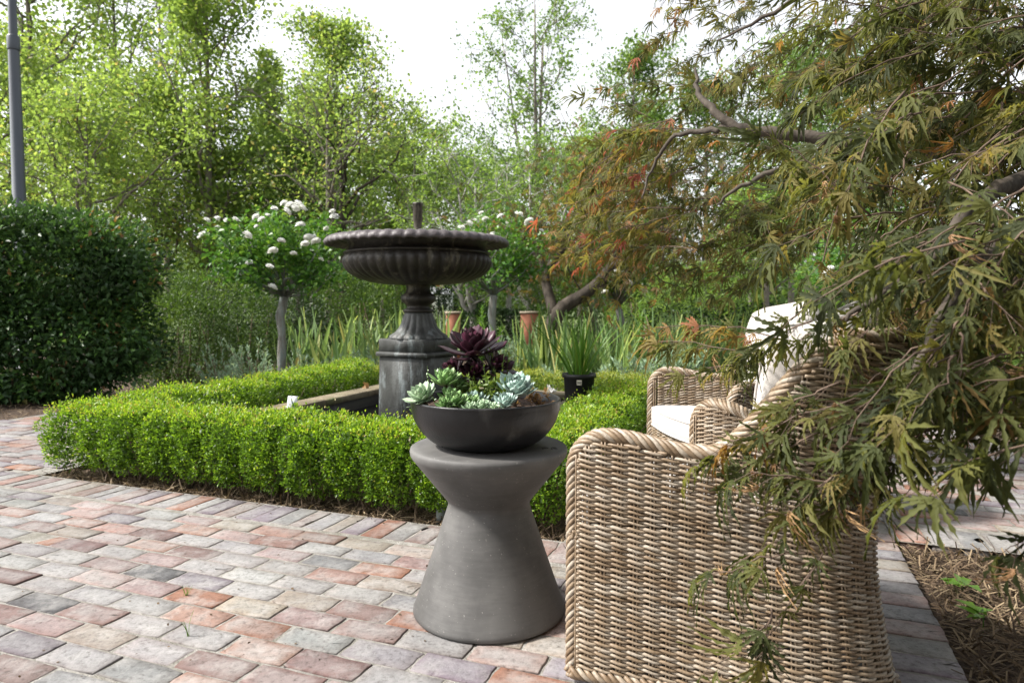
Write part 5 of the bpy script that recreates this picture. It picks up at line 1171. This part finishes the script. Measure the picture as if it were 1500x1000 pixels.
    region([(1310, 520), (1420, 500), (1440, 590), (1360, 610), (1310, 590)], 7, 1.18, 1.36, .2, 6, .085, -.02, .05, MAP8, (-1, -.1, -.6), .0024)
    for (cx, cy, rx, ry, h0, h1, kk) in ((2.0, .5, 3.0, 4.0, 3.0, 2.3, 620), (.5, -2.7, 3.3, 1.9, 2.9, 2.1, 330)):
        k = 0                           # unseen crown sprays added right of, over and behind the camera to block skylight
        while k < kk:
            c = np.array([rng.uniform(cx - rx, cx + rx), rng.uniform(cy - ry, cy + ry), 0]); rr = math.hypot((c[0] - cx) / rx, (c[1] - cy) / ry)
            c[2] = h0 - h1 * rr ** 2.2 + rng.normal(0, .15); d0 = nrm(np.array([(c[0] - cx), (c[1] - cy) * .7, -.6]))
            if rr > 1.05 or c[2] < .25: continue
            if c[1] > -.3 and c[0] < .82 * c[1] + (.2 if c[2] < 1.0 else .4): continue
            if abs(c[0]) < .9 and abs(c[1]) < .9 and c[2] < 1.6: continue
            d = nrm(d0 + rng.normal(0, .35, 3)); spray(c, c + d * .5, 12, .18, .12, 0, .02, MAP5, .003); k += 1
    S = lambda a, b, Ya, Yb, nl, ls, dr=.12, bias=0, dead=.05: spray(at(*a, Ya), at(*b, Yb), int(nl * 1.7), ls * 1.08, dr, bias, dead, MAP8, .0024)
    S((1200, 540), (960, 500), 1.9, 2.2, 18, .075, .05, .12); S((1150, 500), (965, 480), 2.1, 2.3, 15, .07, .08, .2); S((1180, 545), (1010, 545), 1.75, 1.95, 13, .06, .05, .1); S((1190, 470), (1090, 530), 1.5, 1.6, 12, .06)
    S((1260, 580), (1050, 660), 1.35, 1.42, 14, .075); S((1230, 620), (1080, 690), 1.36, 1.42, 12, .075); S((1230, 560), (1130, 590), 1.36, 1.45, 8, .055); S((1260, 455), (1180, 490), 1.4, 1.5, 9, .055)
    S((1320, 640), (1170, 740), 1.3, 1.3, 12, .07); S((1350, 600), (1240, 700), 1.28, 1.3, 12, .07); S((1270, 720), (1100, 690), 1.3, 1.34, 8, .06, .06, 0, .1); S((1270, 720), (1070, 830), 1.3, 1.38, 6, .065, .04, .05, .12); S((1220, 790), (1110, 960), 1.3, 1.36, 7, .07, .05, 0, .1); S((1180, 810), (1030, 850), 1.32, 1.36, 6, .072, .05)
    S((1300, 690), (1220, 760), 1.28, 1.3, 8, .06, .05, .15, .45); S((1130, 900), (1040, 975), 1.33, 1.36, 4, .07, .02); S((1130, 890), (1110, 975), 1.33, 1.34, 4, .065, .02); S((1210, 780), (1160, 690), 1.3, 1.36, 6, .055)
    S((1560, 640), (1370, 710), 1.15, 1.15, 6, .085, .08); S((1560, 600), (1430, 640), 1.2, 1.2, 6, .08); S((1420, 560), (1330, 720), 1.3, 1.32, 8, .06); S((1380, 600), (1290, 720), 1.3, 1.3, 8, .065); S((1400, 520), (1290, 640), 1.25, 1.3, 10, .07); S((1520, 760), (1480, 800), 1.2, 1.2, 3, .075, .02)
    tb.build('trunk', M['barkbrown'], e, smooth=True, loc=base); twb.build('twigs', M['twig'], e, loc=base); lb.build('crown', M['maple'], e, loc=base); db.build('dead_leaves', M['dead'], e, loc=base)
maple()
# seedling on the mulch
def seedling(px, seed, label):
    d = ray(*px); p = np.array([0, 0, EYE]) + d * ((EYE + .03) / -d[2]); rng = np.random.default_rng(seed); mb = MB(); e = empty('seedling', p, 0, label, 'seedling'); n = 7
    P = p + rng.normal(0, .02, (n, 3)) * [1, 1, 0] + [0, 0, .05]; out = np.stack([rng.normal(0, 1, n), rng.normal(0, 1, n), np.full(n, .15)], -1)
    inst(T_leaf(.55)[0], T_leaf(.55)[1], P, frames(out, np.tile([0, 0, 1.0], (n, 1)) + rng.normal(0, .2, (n, 3))), rng.uniform(.05, .085, n), mb, rng.uniform(.4, 1, n)); mb.build('leaves', M['lily'], e, loc=p)
    v_, f_ = tube([p, p + [0, 0, .055]], .002, 5); mesh('stem', v_, f_, M['lily'], e, loc=p)
seedling((1440, 925), 1, 'larger green seedling on the straw mulch at the right edge'); seedling((1410, 875), 2, 'small green seedling on the sunlit straw mulch')

# ------------------------------------------------------------------ lamp post, brick piers, house
def lamp_post():
    Y = 11.0; p = at(29, 312, Y); base = np.array([p[0], Y, -.034]); e = empty('lamp_post', base, 0, 'grey painted steel lamp post rising behind the camellia hedge', 'lamp post')
    def T(z): return (448 - z)
    zc = at(20, 60, Y)[2]
    v, f = lathe([(.14, 0), (.14, .02), (.118, .03), (.076, zc)], 24); mesh('lower_pole', v, f, M['polemetal'], e, smooth=True)
    v, f = lathe([(.06, zc - .12), (.086, zc - .115), (.09, zc - .1), (.09, zc + .09), (.085, zc + .105), (.06, zc + .12)], 24); mesh('collar', v, f, M['polemetal'], e, smooth=True)
    v, f = lathe([(.062, zc + .08), (.05, zc + 3.0), (.03, zc + 3.02), (0, zc + 3.02)], 24); mesh('upper_pole', v, f, M['polemetal'], e, smooth=True)
lamp_post()
def piers():
    for x, Y, w, h, lab in ((664, 11.6, .11, .88, 'orange brick garden pier seen right of the fountain stem'), (775, 12, .15, .88, 'orange brick garden wall with a tan pillar behind the aeonium')):
        p = gxy(x, Y); e = empty('brick_pier', p, 0, lab, 'garden wall')
        v_, f_ = box((0, 0), (1, 0), (0, 1), w, .12, 0, h, .01); mesh('brickwork', v_, f_, M['brickred'], e)
        v_, f_ = box((0, 0), (1, 0), (0, 1), w + .02, .14, h + .002, h + .04, .01); mesh('coping', v_, f_, M['stone'], e)
        if w > .3:
            v_, f_ = box((-w - .085, 0), (1, 0), (0, 1), .075, .13, 0, h + .12, .01); mesh('pillar', v_, f_, M['stone'], e)
            v_, f_ = box((-w - .075, 0), (1, 0), (0, 1), .09, .15, h + .122, h + .16, .01); mesh('pillar_cap', v_, f_, M['stone'], e)
piers()
def house():
    p = np.array([(640 - 750) / 1000 * 44, 44, -.034]); e = empty('house', p, 0, 'white house glimpsed between the trunks right of the fountain stem', 'house')
    v_, f_ = box((0, 0), (1, 0), (0, 1), .95, 1.2, 0, 1.75); mesh('wall', v_, f_, M['whitewall'], e)
    V = [(-1.1, -1.4, 1.752), (1.1, -1.4, 1.752), (1.1, 1.4, 1.752), (-1.1, 1.4, 1.752), (-.6, 0, 2.3), (.6, 0, 2.3)]; me = mesh('roof', V, [np.array([[0, 1, 5, 4], [2, 3, 4, 5]]), np.array([[1, 2, 5], [3, 0, 4]])], M['roofgrey'], e)
    for x in (-.5, .45):
        v_, f_ = box((x, -1.22), (1, 0), (0, 1), .27, .018, .8, 1.4); w = mesh('window', v_, f_, M['glass'], e)
        fb = MB()
        for dx in (-.3, .0, .3): v_, f_ = box((x + dx, -1.26), (1, 0), (0, 1), .028, .02, .76, 1.44); fb.add(v_, f_)
        fb.build('frame', M['whitewall'], w)
house()

# ------------------------------------------------------------------ light, sky, camera
sun_to = np.array([-.985, -.1, 0]); elev = radians(47); sun_to = np.append(nrm(sun_to)[:2] * cos(elev), sin(elev))
ld = bpy.data.lights.new('sun', 'SUN'); ld.energy = 4.3; ld.angle = radians(5); ld.color = (1, .95, .87)
lo = bpy.data.objects.new('sun', ld); COL.objects.link(lo)
from mathutils import Vector
lo.rotation_euler = Vector([float(-c) for c in sun_to]).to_track_quat('-Z', 'Y').to_euler()
w = bpy.data.worlds.new('World'); sc.world = w; w.use_nodes = True; nt = w.node_tree; bg = nt.nodes['Background']
sky = nt.nodes.new('ShaderNodeTexSky'); sky.sky_type = 'NISHITA'; sky.sun_disc = False; sky.sun_elevation = elev; sky.sun_rotation = math.atan2(sun_to[0], sun_to[1])
sky.dust_density = 4; sky.air_density = 1.2
hs = nt.nodes.new('ShaderNodeHueSaturation'); hs.inputs['Saturation'].default_value = .18; hs.inputs['Value'].default_value = 1.45
nt.links.new(sky.outputs[0], hs.inputs['Color']); tcw = nt.nodes.new('ShaderNodeTexCoord'); sxw = nt.nodes.new('ShaderNodeSeparateXYZ'); nt.links.new(tcw.outputs['Generated'], sxw.inputs[0])
rw = nt.nodes.new('ShaderNodeValToRGB'); rw.color_ramp.elements[0].position = .0; rw.color_ramp.elements[0].color = (1, 1, 1, 1); rw.color_ramp.elements[1].position = .85; rw.color_ramp.elements[1].color = (.36, .37, .39, 1)
e_ = rw.color_ramp.elements.new(.45); e_.color = (.92, .92, .93, 1); nt.links.new(sxw.outputs[2], rw.inputs[0])      # bright haze low down, thinner cloud overhead
mw = nt.nodes.new('ShaderNodeMix'); mw.data_type = 'RGBA'; mw.blend_type = 'MULTIPLY'; mw.inputs[0].default_value = 1; nt.links.new(hs.outputs[0], mw.inputs[6]); nt.links.new(rw.outputs[0], mw.inputs[7]); nt.links.new(mw.outputs[2], bg.inputs[0]); bg.inputs[1].default_value = .15
cd = bpy.data.cameras.new('camera'); cd.sensor_width = 36; cd.lens = 24; cd.clip_end = 600; cd.clip_start = .05
cd.dof.use_dof = True; cd.dof.focus_distance = 2.3; cd.dof.aperture_fstop = 4.5
co = bpy.data.objects.new('camera', cd); COL.objects.link(co); co.location = (0, 0, EYE); co.rotation_euler = (pi / 2 - PITCH, 0, 0); sc.camera = co
sc.view_settings.view_transform = 'Standard'; sc.view_settings.look = 'None'; sc.view_settings.exposure = .9; sc.view_settings.gamma = 1
sc.cycles.max_bounces = 8; sc.cycles.transparent_max_bounces = 8
